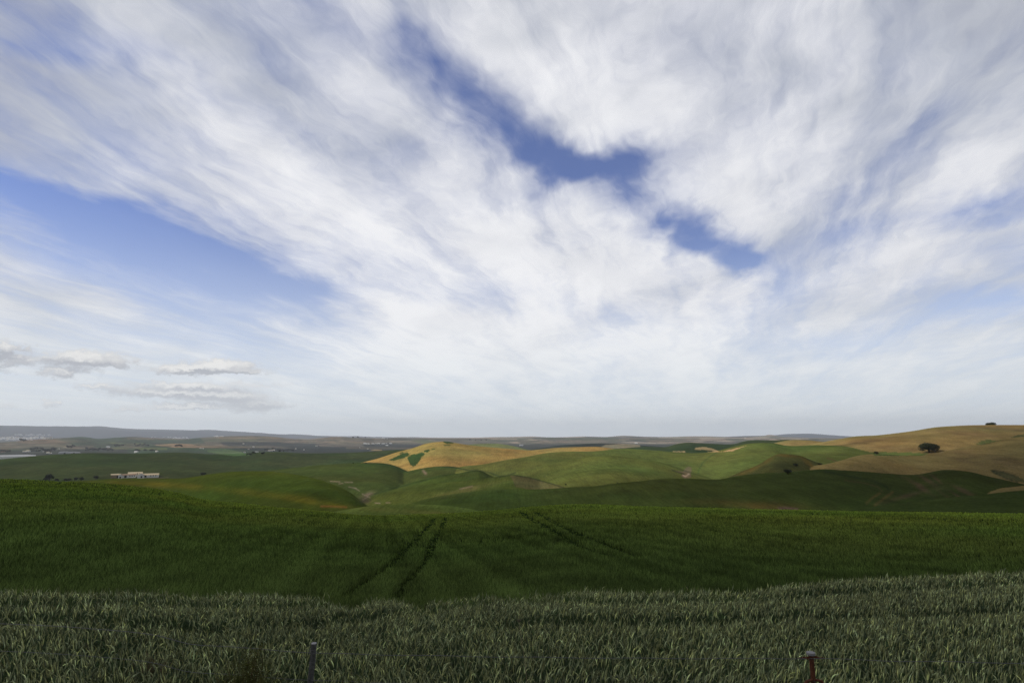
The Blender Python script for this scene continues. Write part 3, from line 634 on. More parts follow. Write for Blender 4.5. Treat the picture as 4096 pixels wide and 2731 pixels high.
# ------------------------------------------------------------------ trees
M_CROWN = attr_mat('tree_leaf', .8, .15, .15); M_BARK = simple_mat('bark', (.055, .042, .032), .95, .3, 5)
def tree_mesh(seed, W, H, trunk_h, nleaf, leaf, col, lobes=12, flat=.35, name='tree'):
    """unit tree at the origin: trunk with limbs and a lobed crown of many small leaf faces"""
    rg = np.random.default_rng(seed); cz = trunk_h+(H-trunk_h)*.42; rx = W/2; rz = (H-trunk_h)/2
    lc = []
    for k in range(lobes):
        a_ = 2.399*k; r_ = math.sqrt((k+.4)/lobes)*.68; lc.append((r_*math.cos(a_)*rx, r_*math.sin(a_)*rx*.85, cz+rz*(.50*(1-r_*r_*1.6)+rg.uniform(-.22, .18)), rx*rg.uniform(.30, .46)))
    lc = np.array(lc); i = rg.integers(0, lobes, nleaf); d = rg.normal(0, 1, (nleaf, 3)); d /= np.linalg.norm(d, axis=1)[:, None]
    rr = rg.uniform(.55, 1.0, nleaf)**.5; zs = min(1.0, rz/rx*1.9)
    c = lc[i, :3]+d*(lc[i, 3]*rr)[:, None]*np.array([1, 1, zs])
    c[:, 2] = np.maximum(c[:, 2], trunk_h*.75+rg.uniform(0, .12*H, nleaf))
    nz = fbm(c[:, 0]/(W*.13)+seed, c[:, 1]/(W*.13)+c[:, 2]*.7/(W*.13), 2, 5); keep = nz > -.14; c, d, i = c[keep], d[keep], i[keep]; n = len(c)
    u = np.cross(d, rg.normal(0, 1, (n, 3))); u /= np.linalg.norm(u, axis=1)[:, None]; w = np.cross(d+rg.normal(0, .5, (n, 3)), u); w /= np.linalg.norm(w, axis=1)[:, None]
    s_ = leaf*rg.uniform(.6, 1.3, n)[:, None]; v = np.stack([c-u*s_, c-w*s_*.7, c+u*s_, c+w*s_*.7], 1).reshape(-1, 3)
    cc_ = np.array([col])*((1+.25*rg.normal(0, 1, n)).clip(.4, 1.8)*(1+.25*rg.normal(0, 1, lobes))[i].clip(.6, 1.5))[:, None]
    root = empty(name, (0, 0, 0))
    np_mesh('crown', v, np.arange(n*4).reshape(n, 4), M_CROWN, col=np.repeat(cc_, 4, 0), parent=root)
    tb = MB(); r0 = .035*W; tb.tube([(0, 0, -.4), (.01*W, 0, trunk_h*.5), (-.01*W, .01*W, trunk_h*1.0), (0, 0, cz)], [r0*1.25, r0*.85, r0*.75, r0*.35], 9)
    for k in range(0, min(lobes, 8)): tb.tube([(0, 0, trunk_h*(.75+.04*k)), tuple((lc[k, :3]+np.array([0, 0, trunk_h]))*np.array([.5, .5, .5])+np.array([0, 0, 0])), tuple(lc[k, :3])], [r0*.5, r0*.32, r0*.12], 6)
    tb.build('trunk', M_BARK, root); return root
def ground(x, y): return float(terrain(np.array([x]), np.array([y]))[0])
def plant_at(root, px_, py_, wpx, W, label, group=None, first=False, dmin=30, sink=0, cat='tree', D=None, name=None):
    if D is None: x, y, z = hit(px_, py_, dmin)
    else:
        a, _ = pix(px_, py_); x, y = D*math.sin(float(a)), D*math.cos(float(a)); z = ground(x, y)
    s_ = wpx*math.hypot(x, y)/F/W
    if first: root.location = (x, y, z-sink); root.scale = (s_,)*3; r = root
    else: r = dup(root, (x, y, z-sink), random.uniform(0, 6.28), s_)
    if name: r.name = name
    r['label'] = label; r['category'] = cat
    if group: r['group'] = group
    return r
oak = tree_mesh(3, 12.5, 6.2, .75, 10000, .24, (.034, .040, .016), 16, name='oak_tree')
plant_at(oak, 3717, 1811, 62, 12.5, 'broad dark round oak standing alone on the ochre hillside', first=True, dmin=405)
plant_at(oak, 3963, 1700, 29, 12.5, 'dark oak half sunk behind the skyline of the ochre hill', D=782, sink=2.2)
bush = tree_mesh(11, 6, 3.0, .25, 2600, .18, (.030, .038, .014), 9, name='bush')
B_ = [(3150,1895,42,'rounded dark bush at the left tip of the ochre field', 300), (3183,1864,27,'dark bush on the brown mound between green and ochre fields', 380), (3280,1860,20,'low bush at the right foot of the brown mound', 395),
 (3505,1817,24,'low bush at the end of the green strip behind the ochre field', 400), (2263,1941,14,'small dark bush at the corner of the brown patch on the green hill', 330), (2470,1937,9,'tiny bush on the green fold behind the dark slope', 330),
 (812,1901,28,'low dark scrub patch in the valley right of the farm', 470), (1464,1853,10,'small bush on the hedge line left of the golden hill', 500), (1412,1853,9,'bush at the left end of the hedge line under the golden hill', 500)]
for k, (x, y, w, lb, dm) in enumerate(B_): plant_at(bush, x, y, w*.8, 6, lb, first=(k == 0), dmin=dm, cat='bush', group='bushes on the hills')
val = tree_mesh(21, 7, 6.6, .6, 3200, .20, (.028, .034, .018), 10, name='valley_tree')
T_ = [(196,1926,34,'tall dark tree, largest left of the farm in the valley'), (181,1926,20,'dark tree touching the left side of the large valley tree'), (226,1928,17,'low dark tree right of the large valley tree'), (262,1927,17,'grey-green tree in the middle of the valley tree row'),
 (276,1927,16,'rounded tree at the right end of the middle clump in the valley'), (303,1925,19,'brownish bare-looking tree in the valley row towards the farm'), (325,1924,20,'low spreading tree in the valley row before the farm track'), (383,1922,23,'dark tree beside the farm track, nearest the farm')]
for k, (x, y, w, lb) in enumerate(T_): plant_at(val, x, y, w*.8, 7, lb, first=(k == 0), dmin=520, sink=.3, group='valley trees left of the farm')
ft = [tree_mesh(30+k, 9, 7.5, 1.2, 420, .75, ((.022, .028, .020), (.026, .034, .020), (.030, .034, .024))[k], 7, name='distant_tree') for k in range(3)]
CL = [(122,222,1796,1808,34,'plain behind the green ridge, left of the white domed sheds'), (263,297,1786,1794,8,'plain above the white domed sheds'), (340,385,1796,1804,13,'plain right of the white domed sheds'), (386,450,1796,1804,16,'plain right of the white domed sheds'), (455,492,1783,1788,7,'plain below the far green hills'),
 (0,36,1804,1811,9,'far left edge of the plain'), (78,106,1762,1767,7,'foot of the far pale town'), (535,596,1781,1787,12,'far plain left of the tan field'), (536,558,1804,1809,6,'plain beside the small white shed'), (574,585,1803,1806,3,'plain beside the small white shed'), (598,624,1802,1806,6,'plain right of the small white shed'),
 (698,731,1785,1789,8,'tan field on the far plain'), (986,1006,1819,1824,5,'right tip of the pale green field'), (1008,1020,1813,1816,4,'white house by the pale green field'), (1044,1059,1816,1819,4,'plain right of the pale green field'), (1057,1079,1800,1804,6,'stony farmstead on the plain'), (1087,1100,1797,1800,4,'stony farmstead on the plain'), (1112,1172,1802,1809,18,'middle of the dark plain'),
 (1880,1960,1762,1764,4,'far skyline right of the golden hill'), (1400,1470,1752,1754,3,'far tan hills')]
first = [True]*3; rc = random.Random(5)
for (x0, x1, y0, y1, n, where) in CL:
    for k in range(n):
        j = rc.randrange(3)
        plant_at(ft[j], x0+(x1-x0)*(k+rc.random())/n, rc.uniform(y0, y1), rc.uniform(6.5, 10), 9, 'dark tree, '+where, 'dark trees at the '+where, first[j], dmin=1100); first[j] = False

# ------------------------------------------------------------------ farm and far buildings
M_WHITE = simple_mat('whitewash', (.74, .73, .70), .9, .08, 3); M_TILE = simple_mat('tan_roof_tiles', (.38, .31, .20), .9, .2, 2); M_REDT = simple_mat('red_roof_tiles', (.24, .165, .11), .9, .25, 2)
M_STONE = simple_mat('bare_stone', (.27, .21, .13), .9, .25, 2); M_DARK = simple_mat('dark_doorway', (.02, .02, .022), .9, .1, 2); M_PLAS = simple_mat('white_sheeting', (.42, .42, .43), .6, .06, 1)
def farmhouse(name, px_, w, d, hw, hr, label, wall, roof, doors=(), wins=(), rz=0, dist=0, gable=False, first=[None]):
    """w along the view's x, d deep; doors/wins: (x offset, width, height, sill)"""
    a, _ = pix(px_, 1905); x, y = dist*math.sin(float(a)), dist*math.cos(float(a)); z = ground(x, y)
    root = tag(empty(name, (x, y, z), rz-float(a)), label, 'building')
    wm = MB()
    prof = [(-d/2, -2.5), (d/2, -2.5), (d/2, hw), (0, hw+hr), (-d/2, hw)]
    if gable:
        i = 0; m = MB(); n_ = [(-w/2, -2.5), (w/2, -2.5), (w/2, hw), (0, hw+hr), (-w/2, hw)]
        m.v = [(p_[0], -d/2, p_[1]) for p_ in n_]+[(p_[0], d/2, p_[1]) for p_ in n_]; m.f = [(0, 1, 2, 3, 4), (9, 8, 7, 6, 5)]+[(k, 5+k, 5+(k+1) % 5, (k+1) % 5) for k in range(5)]; wl = m.build('walls', wall, root)
    else: wl = MB().prism(prof, -w/2, w/2).build('walls', wall, root)
    rm = MB(); e = .35; th = .18
    if gable:
        for s_ in (-1, 1):
            k = len(rm.v); P0 = [(0, hw+hr+.05), (s_*(w/2+e), hw-hr*e/(w/2)+.05)]
            for yy in (-d/2-e, d/2+e): rm.v += [(P0[0][0], yy, P0[0][1]), (P0[1][0], yy, P0[1][1]), (P0[1][0], yy, P0[1][1]+th), (P0[0][0], yy, P0[0][1]+th)]
            rm.f += [(k, k+1, k+2, k+3), (k+7, k+6, k+5, k+4)]+[(k+j, k+4+j, k+4+(j+1) % 4, k+(j+1) % 4) for j in range(4)]
    else:
        for s_ in (-1, 1): rm.prism([(0, hw+hr+.05), (s_*(d/2+e), hw-hr*e/(d/2)+.05), (s_*(d/2+e), hw-hr*e/(d/2)+.05+th), (0, hw+hr+.05+th)], -w/2-e, w/2+e)
    rm.build('roof', roof, root)
    for (ox, ww, hh) in doors:
        dr = MB().box((ox, -d/2-.03, 0), (ww, .10, hh)).build('door', M_DARK, root); MB().box((ox, -d/2-.05, hh), (ww+.4, .16, .2)).build('lintel', M_STONE, dr)
    for (ox, ww, hh, sl_) in wins:
        wn = MB().box((ox, -d/2-.02, sl_), (ww, .08, hh)).build('window', M_DARK, root); MB().box((ox, -d/2-.06, sl_-.12), (ww+.2, .18, .1)).build('sill', M_STONE, wn)
    return root
fd = math.hypot(*hit(525, 1912, 560)[:2]); print('farm distance', fd); k = fd/F     # metres per photo pixel there
farmhouse('ruined_barn', 463, 26*k, 8, 9*k, 3*k, 'tan roofless-looking stone barn at the left end of the white farm', M_STONE, M_TILE, [(5*k, 1.6, 2.2)], (), 0, fd+2)
farmhouse('gabled_house', 481, 11*k, 7, 9*k, 4*k, 'narrow white gabled house at the left of the farm', M_WHITE, M_TILE, [(0, 4*k, 5*k)], (), 0, fd-1, True)
farmhouse('long_barn', 510, 46*k, 7, 8*k, 3*k, 'long white barn with a red tiled roof and a dark doorway', M_WHITE, M_REDT, [(-6*k, 6.5*k, 7*k)], [(-16*k, 1.0, 1.0, 1.4), (-19*k, 1.0, 1.0, 1.4), (6*k, 1.0, 1.0, 1.4), (12*k, 1.0, 1.0, 1.4), (18*k, 1.0, 1.0, 1.4)], R(3), fd+3)
farmhouse('big_barn', 540, 40*k, 12, 7*k, 4.5*k, 'large barn with a broad tan roof behind the middle of the farm', M_WHITE, M_TILE, (), [(6*k, 1.2, 1.2, 2), (12*k, 1.2, 1.2, 2)], 0, fd+14)
farmhouse('gable_barn', 563, 20*k, 10, 9*k, 5*k, 'white gable-fronted barn with one dark door in the middle of the farm', M_WHITE, M_TILE, [(2*k, 4.5*k, 6*k)], (), 0, fd-1, True)
farmhouse('stable', 601, 48*k, 10, 6.5*k, 4.5*k, 'long low white stable with a tan roof at the right end of the farm', M_WHITE, M_TILE, [(-13*k, 6.5*k, 5.5*k)], [(2*k, 1.0, .9, 1.3), (9*k, 1.0, .9, 1.3), (16*k, 1.0, .9, 1.3)], R(-3), fd+1)
yard = MB()
a, _ = pix(530, 1912); a = float(a)
# low yard walls
yw = tag(empty('yard_wall', ((fd-9)*math.sin(a), (fd-9)*math.cos(a), ground((fd-9)*math.sin(a), (fd-9)*math.cos(a))), -a), 'low tan stone wall along the front of the farmyard', 'wall')
w1 = MB()
for k2 in range(20): w1.box(((k2-9.5)*3.6, .4*math.sin(k2), -1.5), (3.62, .45, 2.1+.15*math.sin(k2*2.3)))
w1.build('stonework', M_STONE, yw)

def house_mesh(name, w, d, h, hr, roofm, wallm=None):
    me = bpy.data.meshes.new(name); m = MB().prism([(-d/2, -2), (d/2, -2), (d/2, h), (0, h+hr), (-d/2, h)], -w/2, w/2); nf = len(m.f)
    for s_ in (-1, 1): m.prism([(0, h+hr+.02), (s_*(d/2+.3), h-.1), (s_*(d/2+.3), h+.12), (0, h+hr+.25)], -w/2-.3, w/2+.3)
    nr_ = len(m.f)
    for q_ in range(3): m.box(((q_-1)*w*.3, -d/2-.02, 1.0), (w*.1, .1, h*.4))
    me.from_pydata(m.v, [], m.f); me.materials.append(wallm or M_WHITE); me.materials.append(roofm); me.materials.append(M_DARK)
    for i, p_ in enumerate(me.polygons): p_.material_index = 0 if i < nf else (1 if i < nr_ else 2)
    me.update(); o = bpy.data.objects.new(name, me); COL.objects.link(o); return o
hm = [house_mesh('white_house', 14, 9, 6, 2.2, M_TILE), house_mesh('white_house', 24, 12, 8, 2, M_PLAS), house_mesh('white_house', 11, 9, 10, 1.5, M_REDT)]
hf = [True]*3; ro = random.Random(9)
def put_house(j, x, y, label, group, wpx=None, dmin=1100, rz=None):
    X_, Y_, Z_ = hit(x, y, dmin); s_ = 1.0
    if wpx: s_ = wpx*math.hypot(X_, Y_)/F/(14, 24, 11)[j]
    rz = ro.uniform(-.5, .5) if rz is None else rz
    if hf[j]: o_ = hm[j]; hf[j] = False
    else: o_ = hm[j].copy(); COL.objects.link(o_)
    o_.location = (X_, Y_, Z_); o_.rotation_euler = (0, 0, rz); o_.scale = (s_, s_, s_*.9); o_['label'] = label; o_['category'] = 'building'; o_['group'] = group
for i in range(95):
    x = ro.triangular(-20, 150, 25) if i < 70 else ro.uniform(120, 215); y = ro.uniform(1752, 1761) if i < 70 else ro.uniform(1753.5, 1756.5)
    put_house(ro.choice((0, 1, 1, 2)), x, y, 'tiny pale building of the town on the far left plain', 'pale buildings of the far left town', ro.uniform(3, 7), 3500)
for i in range(22): put_house(1, ro.uniform(60, 202), ro.uniform(1739.5, 1741), 'tiny white building in the strip below the far blue ridge', 'white strip of buildings below the blue ridge', ro.uniform(3, 6), 4800)
for i in range(16): put_house(1, ro.uniform(690, 752), ro.uniform(1751, 1753.5), 'tiny white building just above the far green hills', 'white buildings behind the far green hills', ro.uniform(3, 7), 4800)
for i in range(10): put_house(1, ro.uniform(600, 690), ro.uniform(1748, 1750), 'small pale dot-like building left of the white strip behind the green hills', 'pale buildings left of that strip', ro.uniform(2, 4), 4800)
for i in range(12): put_house(1, ro.uniform(858, 902), ro.uniform(1745.5, 1746.8), 'tiny white building on top of the far tan hill', 'white row on top of the far tan hill', ro.uniform(4, 7), 4200)
for i in range(18): put_house(1, ro.uniform(1454, 1565), ro.uniform(1773.5, 1776), 'white low building in the row left above the golden hill', 'white row left of the golden hill', ro.uniform(4, 10), 2500)
for i in range(9): put_house(1, ro.uniform(1528, 1550), ro.uniform(1751, 1757), 'white building of the small works on the far tan hillside', 'white works on the far tan hillside', ro.uniform(3, 6), 3800)
ONE = [(1013,1789,5,2,'lone white tower house on the dark plain, upper one'), (978,1811,5,2,'lone white house by the pale green field'), (994,1797,5,0,'small white house above the pale green field'), (1026,1810,12,1,'low white shed right of the dark tree on the plain'), (1124,1799,5,0,'white house behind the long dark clump of trees'), (1183,1795,5,0,'small pale house right of the long dark tree clump'),
 (1216,1800,4,2,'lone white speck of a house in the middle of the plain'), (1266,1785,7,0,'pinkish house high on the dark plain'), (1439,1790,3,0,'tiny white house left of the golden hill'), (1471,1795,4,0,'tiny pale house beside the tan patch near the golden hill'), (974,1775,5,0,'tiny white house at the top of the dark plain'), (802,1793,5,0,'left of two white houses on the far tan field edge'), (812,1794,5,0,'right of two white houses on the far tan field edge'),
 (432,1789,10,1,'small white flat shed above the dark trees on the left plain'), (97,1808,8,0,'pale house in front of the dark trees on the left plain'), (112,1807,10,0,'pale farmhouse beside the dark trees on the left plain'), (173,1807,3,2,'tiny white house within the dark trees'), (192,1812,7,0,'white house at the lower edge of the dark trees'), (202,1814,6,0,'second white house at the lower edge of the dark trees'), (235,1796,4,0,'tiny white house above the white domed sheds'),
 (545,1809,12,1,'small white flat shed under the dark trees on the plain'), (627,1806,8,0,'low pale shed right of the small tree row on the plain'), (1076,1804,8,0,'stone-coloured house, left of the stony farmstead'), (1086,1803,8,0,'stone-coloured house, middle of the stony farmstead'), (1095,1801,7,0,'stone-coloured house, right of the stony farmstead'),
 (1548,1782,9,1,'white shed below the white row left of the golden hill'), (2545,1773,10,1,'small white shed on the far wooded ridge right of centre'), (2086,1783,14,1,'white farm building just right of the golden hill'), (2981,1753,4,0,'tiny white house on the far blue hills at the right')]
for (x, y, w, j, lb) in ONE: put_house(j, x, y, lb, 'scattered white houses on the plain', w, 1300)
def arched(name, x, y, wpx, hpx, label, dmin):
    X_, Y_, Z_ = hit(x, y, dmin); D_ = math.hypot(X_, Y_); W_ = wpx*D_/F; H_ = hpx*D_/F; a_ = math.atan2(X_, Y_)
    r_ = tag(empty(name, (X_, Y_, Z_), -a_), label, 'shed'); n_ = 14; m = MB()
    pr_ = [(-W_/2*math.cos(t), H_*(.35+.65*math.sin(t))) for t in np.linspace(0, math.pi, n_)]; dd = W_*.8
    pr_ = [(-W_/2, -1)]+pr_+[(W_/2, -1)]; k_ = len(pr_)
    m.v = [(p_[0], -dd/2, p_[1]) for p_ in pr_]+[(p_[0], dd/2, p_[1]) for p_ in pr_]; m.f = [tuple(range(k_)), tuple(reversed(range(k_, 2*k_)))]+[(j, k_+j, k_+(j+1) % k_, (j+1) % k_) for j in range(k_)]
    sh = m.build('covering', M_PLAS, r_); MB().box((0, -dd/2-.1, 0), (W_*.16, .3, H_*.45)).build('door', M_DARK, r_); return r_
arched('domed_shed', 258, 1814, 32, 6.5, 'white domed shed, larger left one of the pair on the plain', 1100)
arched('domed_shed', 296, 1811.5, 32, 3.5, 'flatter white domed shed, right one of the pair on the plain', 1100)
a, _ = pix(45, 1832); D_ = 1500.0; X_, Y_ = D_*math.sin(float(a)), D_*math.cos(float(a))
gh = tag(empty('greenhouse', (X_, Y_, CAMZ+D_*float(pix(45, 1832)[1])), -float(a)+R(14)), 'long white greenhouse roof at the left edge beyond the green ridge', 'greenhouse')
L_ = 118*D_/F; gm = MB(); n_ = 6
for k in range(n_): gm.prism([(k*9.0, 3.0), (k*9.0+4.5, 5.2), (k*9.0+9.0, 3.0)], -L_/2, L_/2)
gm.build('roof', M_PLAS, gh); MB().box((0, n_*4.5, -6), (L_-.4, n_*9-.4, 8.95)).build('walls', M_WHITE, gh)
#@@THINGS_END

# ------------------------------------------------------------------ haze
mh = bpy.data.materials.new('air_haze'); mh.use_nodes = True; nt = mh.node_tree; nt.nodes.clear()
ou = nt.nodes.new('ShaderNodeOutputMaterial'); pv = nt.nodes.new('ShaderNodeVolumePrincipled')
pv.inputs['Color'].default_value = (.86, .925, 1.0, 1); pv.inputs['Density'].default_value = 5.2e-5; pv.inputs['Anisotropy'].default_value = .2
nt.links.new(pv.outputs[0], ou.inputs['Volume'])
hz = MB().box((0, 0, -140), (52000, 52000, 640)).build('haze', mh); tag(hz, kind='stuff')

# ------------------------------------------------------------------ sun, unseen cloud bank added to shade the near ground and slopes
SUN_EL, SUN_AZ = R(38), R(-98)      # azimuth measured from +Y towards +X
sd = Vector((math.sin(SUN_AZ)*math.cos(SUN_EL), math.cos(SUN_AZ)*math.cos(SUN_EL), math.sin(SUN_EL)))
sl = bpy.data.lights.new('sun', 'SUN'); sl.energy = 3.9; sl.angle = R(.5); sl.color = (1, .95, .86)
so = bpy.data.objects.new('sun', sl); COL.objects.link(so); so.rotation_euler = sd.to_track_quat('Z', 'Y').to_euler()

CH = 1500.0
n = 150; gx = np.linspace(-1500, 2000, n); gy = np.linspace(-900, 1500, n)      # ground area whose light the bank can dim
GX, GY = np.meshgrid(gx, gy)
# optical cover over each ground spot
cov = .0*GX
def shade(px, py, r, a):
    global cov
    cov = cov+a*np.exp(-(((GX-px)/r[0])**2+((GY-py)/r[1])**2))
shade(0, -60, (420, 155), .95); shade(-260, 60, (230, 200), .5); shade(300, 130, (220, 210), 1.0); shade(480, 300, (230, 220), .55); shade(230, 270, (330, 85), .55); shade(560, 470, (210, 150), .35); shade(-230, 120, (170, 120), .6); shade(-420, 400, (260, 150), .3); shade(-700, 900, (300, 260), .3)
cov = np.clip(cov+.30*fbm(GX/160, GY/160, 4, 2), 0, .93)
ed = np.minimum.reduce([GX-gx[0], gx[-1]-GX, GY-gy[0], gy[-1]-GY]); cov *= sstep(0, 220, ed)
k = CH/sd.z
bx = GX+sd.x*k; by = GY+sd.y*k
bz0 = CH+20*fbm(GX/90, GY/90, 4, 6); bz1 = bz0+20+90*cov*(1+fbm(GX/120, GY/120, 4, 9))
vv = np.concatenate([np.stack([bx, by, bz0], -1).reshape(-1, 3), np.stack([bx+sd.x*(bz1-bz0)/sd.z, by+sd.y*(bz1-bz0)/sd.z, bz1], -1).reshape(-1, 3)])
ii = np.arange(n*n).reshape(n, n); qb = np.stack([ii[:-1, :-1], ii[:-1, 1:], ii[1:, 1:], ii[1:, :-1]], -1).reshape(-1, 4)
one = 1-np.sqrt(1-cov)
mc, ntc, _b = new_mat('shade_cloud'); ntc.nodes.clear(); N = ntc.nodes.new; L = ntc.links.new
at = N('ShaderNodeAttribute'); at.attribute_name = 'col'; tr = N('ShaderNodeBsdfTransparent'); df = N('ShaderNodeBsdfDiffuse'); df.inputs['Color'].default_value = (.9, .9, .92, 1)
tl = N('ShaderNodeBsdfTranslucent'); tl.inputs['Color'].default_value = (.9, .9, .92, 1); ad = N('ShaderNodeMixShader'); L(df.outputs[0], ad.inputs[1]); L(tl.outputs[0], ad.inputs[2])
mx = N('ShaderNodeMixShader'); L(at.outputs['Fac'], mx.inputs[0]); L(tr.outputs[0], mx.inputs[1]); L(ad.outputs[0], mx.inputs[2]); ou = N('ShaderNodeOutputMaterial'); L(mx.outputs[0], ou.inputs[0])
cb = np_mesh('shade_cloud_bank', vv, np.concatenate([qb[:, ::-1], qb+n*n]), mc, col=np.tile(one.reshape(-1, 1), (2, 3)), smooth=True); tag(cb, kind='structure')

# ------------------------------------------------------------------ sky
W = bpy.data.worlds.new('World'); SC.world = W; W.use_nodes = True; nt = W.node_tree; nt.nodes.clear()
N = nt.nodes.new; L = nt.links.new
def math_(op, a, b=None, c=None, clamp=False):
    m = N('ShaderNodeMath'); m.operation = op; m.use_clamp = clamp
    for i, v in enumerate((a, b, c)):
        if v is None: continue
        if isinstance(v, (int, float)): m.inputs[i].default_value = v
        else: L(v, m.inputs[i])
    return m.outputs[0]
def mapr(v, a, b, lo, hi, smooth=True):
    m = N('ShaderNodeMapRange'); m.interpolation_type = 'SMOOTHSTEP' if smooth else 'LINEAR'
    L(v, m.inputs[0])
    for i, x in zip((1, 2, 3, 4), (a, b, lo, hi)): m.inputs[i].default_value = x
    return m.outputs[0]
def mixc(f, a, b):
    m = N('ShaderNodeMix'); m.data_type = 'RGBA'
    if isinstance(f, (int, float)): m.inputs[0].default_value = f
    else: L(f, m.inputs[0])
    for i, v in ((6, a), (7, b)):
        if isinstance(v, tuple): m.inputs[i].default_value = (*v, 1)
        else: L(v, m.inputs[i])
    return m.outputs[2]
tc = N('ShaderNodeTexCoord'); sp = N('ShaderNodeSeparateXYZ'); L(tc.outputs['Generated'], sp.inputs[0])
dx, dy, dz = sp.outputs
az = math_('MULTIPLY', math_('ARCTAN2', dx, dy), 57.29578); el = math_('MULTIPLY', math_('ARCSINE', dz), 57.29578)
def comb(x, y, z=0.0):
    c = N('ShaderNodeCombineXYZ')
    for i, v in enumerate((x, y, z)):
        if isinstance(v, (int, float)): c.inputs[i].default_value = v
        else: L(v, c.inputs[i])
    return c.outputs[0]
ae = comb(az, el)
# cloud-plane coordinates, v along the streaks (which run towards 12 degrees right)
zz = math_('ADD', math_('MAXIMUM', dz, 0.0), .10)
pxx = math_('DIVIDE', dx, zz); pyy = math_('DIVIDE', dy, zz)
plane = comb(pxx, pyy)
def noise(vec, scale, detail, rough=.55, sc=(1, 1, 1), rot=0, loc=(0, 0, 0), dist=0):
    # rotate the plane first, then stretch it
    r = N('ShaderNodeMapping'); r.inputs['Rotation'].default_value = (0, 0, rot); L(vec, r.inputs['Vector'])
    m = N('ShaderNodeMapping'); m.inputs['Scale'].default_value = sc; m.inputs['Location'].default_value = loc; L(r.outputs[0], m.inputs['Vector'])
    n = N('ShaderNodeTexNoise'); n.noise_dimensions = '2D'; n.inputs['Scale'].default_value = scale; n.inputs['Detail'].default_value = detail; n.inputs['Roughness'].default_value = rough; n.inputs['Distortion'].default_value = dist
    L(m.outputs[0], n.inputs['Vector']); return n
ROT = R(14)
warp = noise(plane, 1.5, 5, .6, (1, .6, 1), ROT)
wv = N('ShaderNodeVectorMath'); wv.operation = 'SUBTRACT'; L(warp.outputs['Color'], wv.inputs[0]); wv.inputs[1].default_value = (.5, .5, .5)
wamp = mapr(el, 3, 40, 4, 13)
ws = N('ShaderNodeVectorMath'); ws.operation = 'SCALE'; L(wv.outputs[0], ws.inputs[0]); L(wamp, ws.inputs['Scale'])
aw = N('ShaderNodeVectorMath'); aw.operation = 'ADD'; L(ae, aw.inputs[0]); L(ws.outputs[0], aw.inputs[1])
def aepix(x, y):
    a, t = pix(x*1.7415, y*1.7415); return math.degrees(a), math.degrees(math.atan(t))
def blobval(A, E, items, start=0.0):
    """sum of soft spots at sky azimuth A, elevation E (degrees)"""
    x, y = topix(np.sin(np.radians(A))*np.cos(np.radians(E)), np.cos(np.radians(A))*np.cos(np.radians(E)), CAMZ+np.sin(np.radians(E)))
    x = x/1.7415; y = y/1.7415; v = np.full(A.shape, start, float)
    for (cx, cy, rx, ry, an, amp) in items:
        c, s_ = math.cos(R(an)), math.sin(R(an)); u = ((x-cx)*c+(y-cy)*s_)/rx; w = (-(x-cx)*s_+(y-cy)*c)/ry
        v = v+amp*np.exp(-(u*u+w*w))
    return v
def skymap(vec, a0, a1, els, fn):
    """sky chart: one 32-stop ramp along azimuth for each elevation, blended upwards; fn(A, E) gives three values in 0..1"""
    sx = N('ShaderNodeSeparateXYZ'); L(vec, sx.inputs[0]); u = mapr(sx.outputs[0], a0, a1, 0, 1, False); acc = None
    A = np.linspace(a0, a1, 32)
    for k, e in enumerate(els):
        r = N('ShaderNodeValToRGB'); r.color_ramp.interpolation = 'LINEAR'; el_ = r.color_ramp.elements
        vals = np.clip(fn(A, np.full(32, e)), 0, 1)
        el_[0].position = 0; el_[1].position = 1
        for i in range(1, 31): el_.new(i/31)
        for i in range(32): el_[i].color = (*[float(c[i]) for c in vals], 1)
        L(u, r.inputs[0])
        if acc is None: acc = r.outputs[0]
        else: acc = mixc(mapr(sx.outputs[1], els[k-1], e, 0, 1, False), acc, r.outputs[0])
    o = N('ShaderNodeSeparateColor'); L(acc, o.inputs[0]); return o.outputs
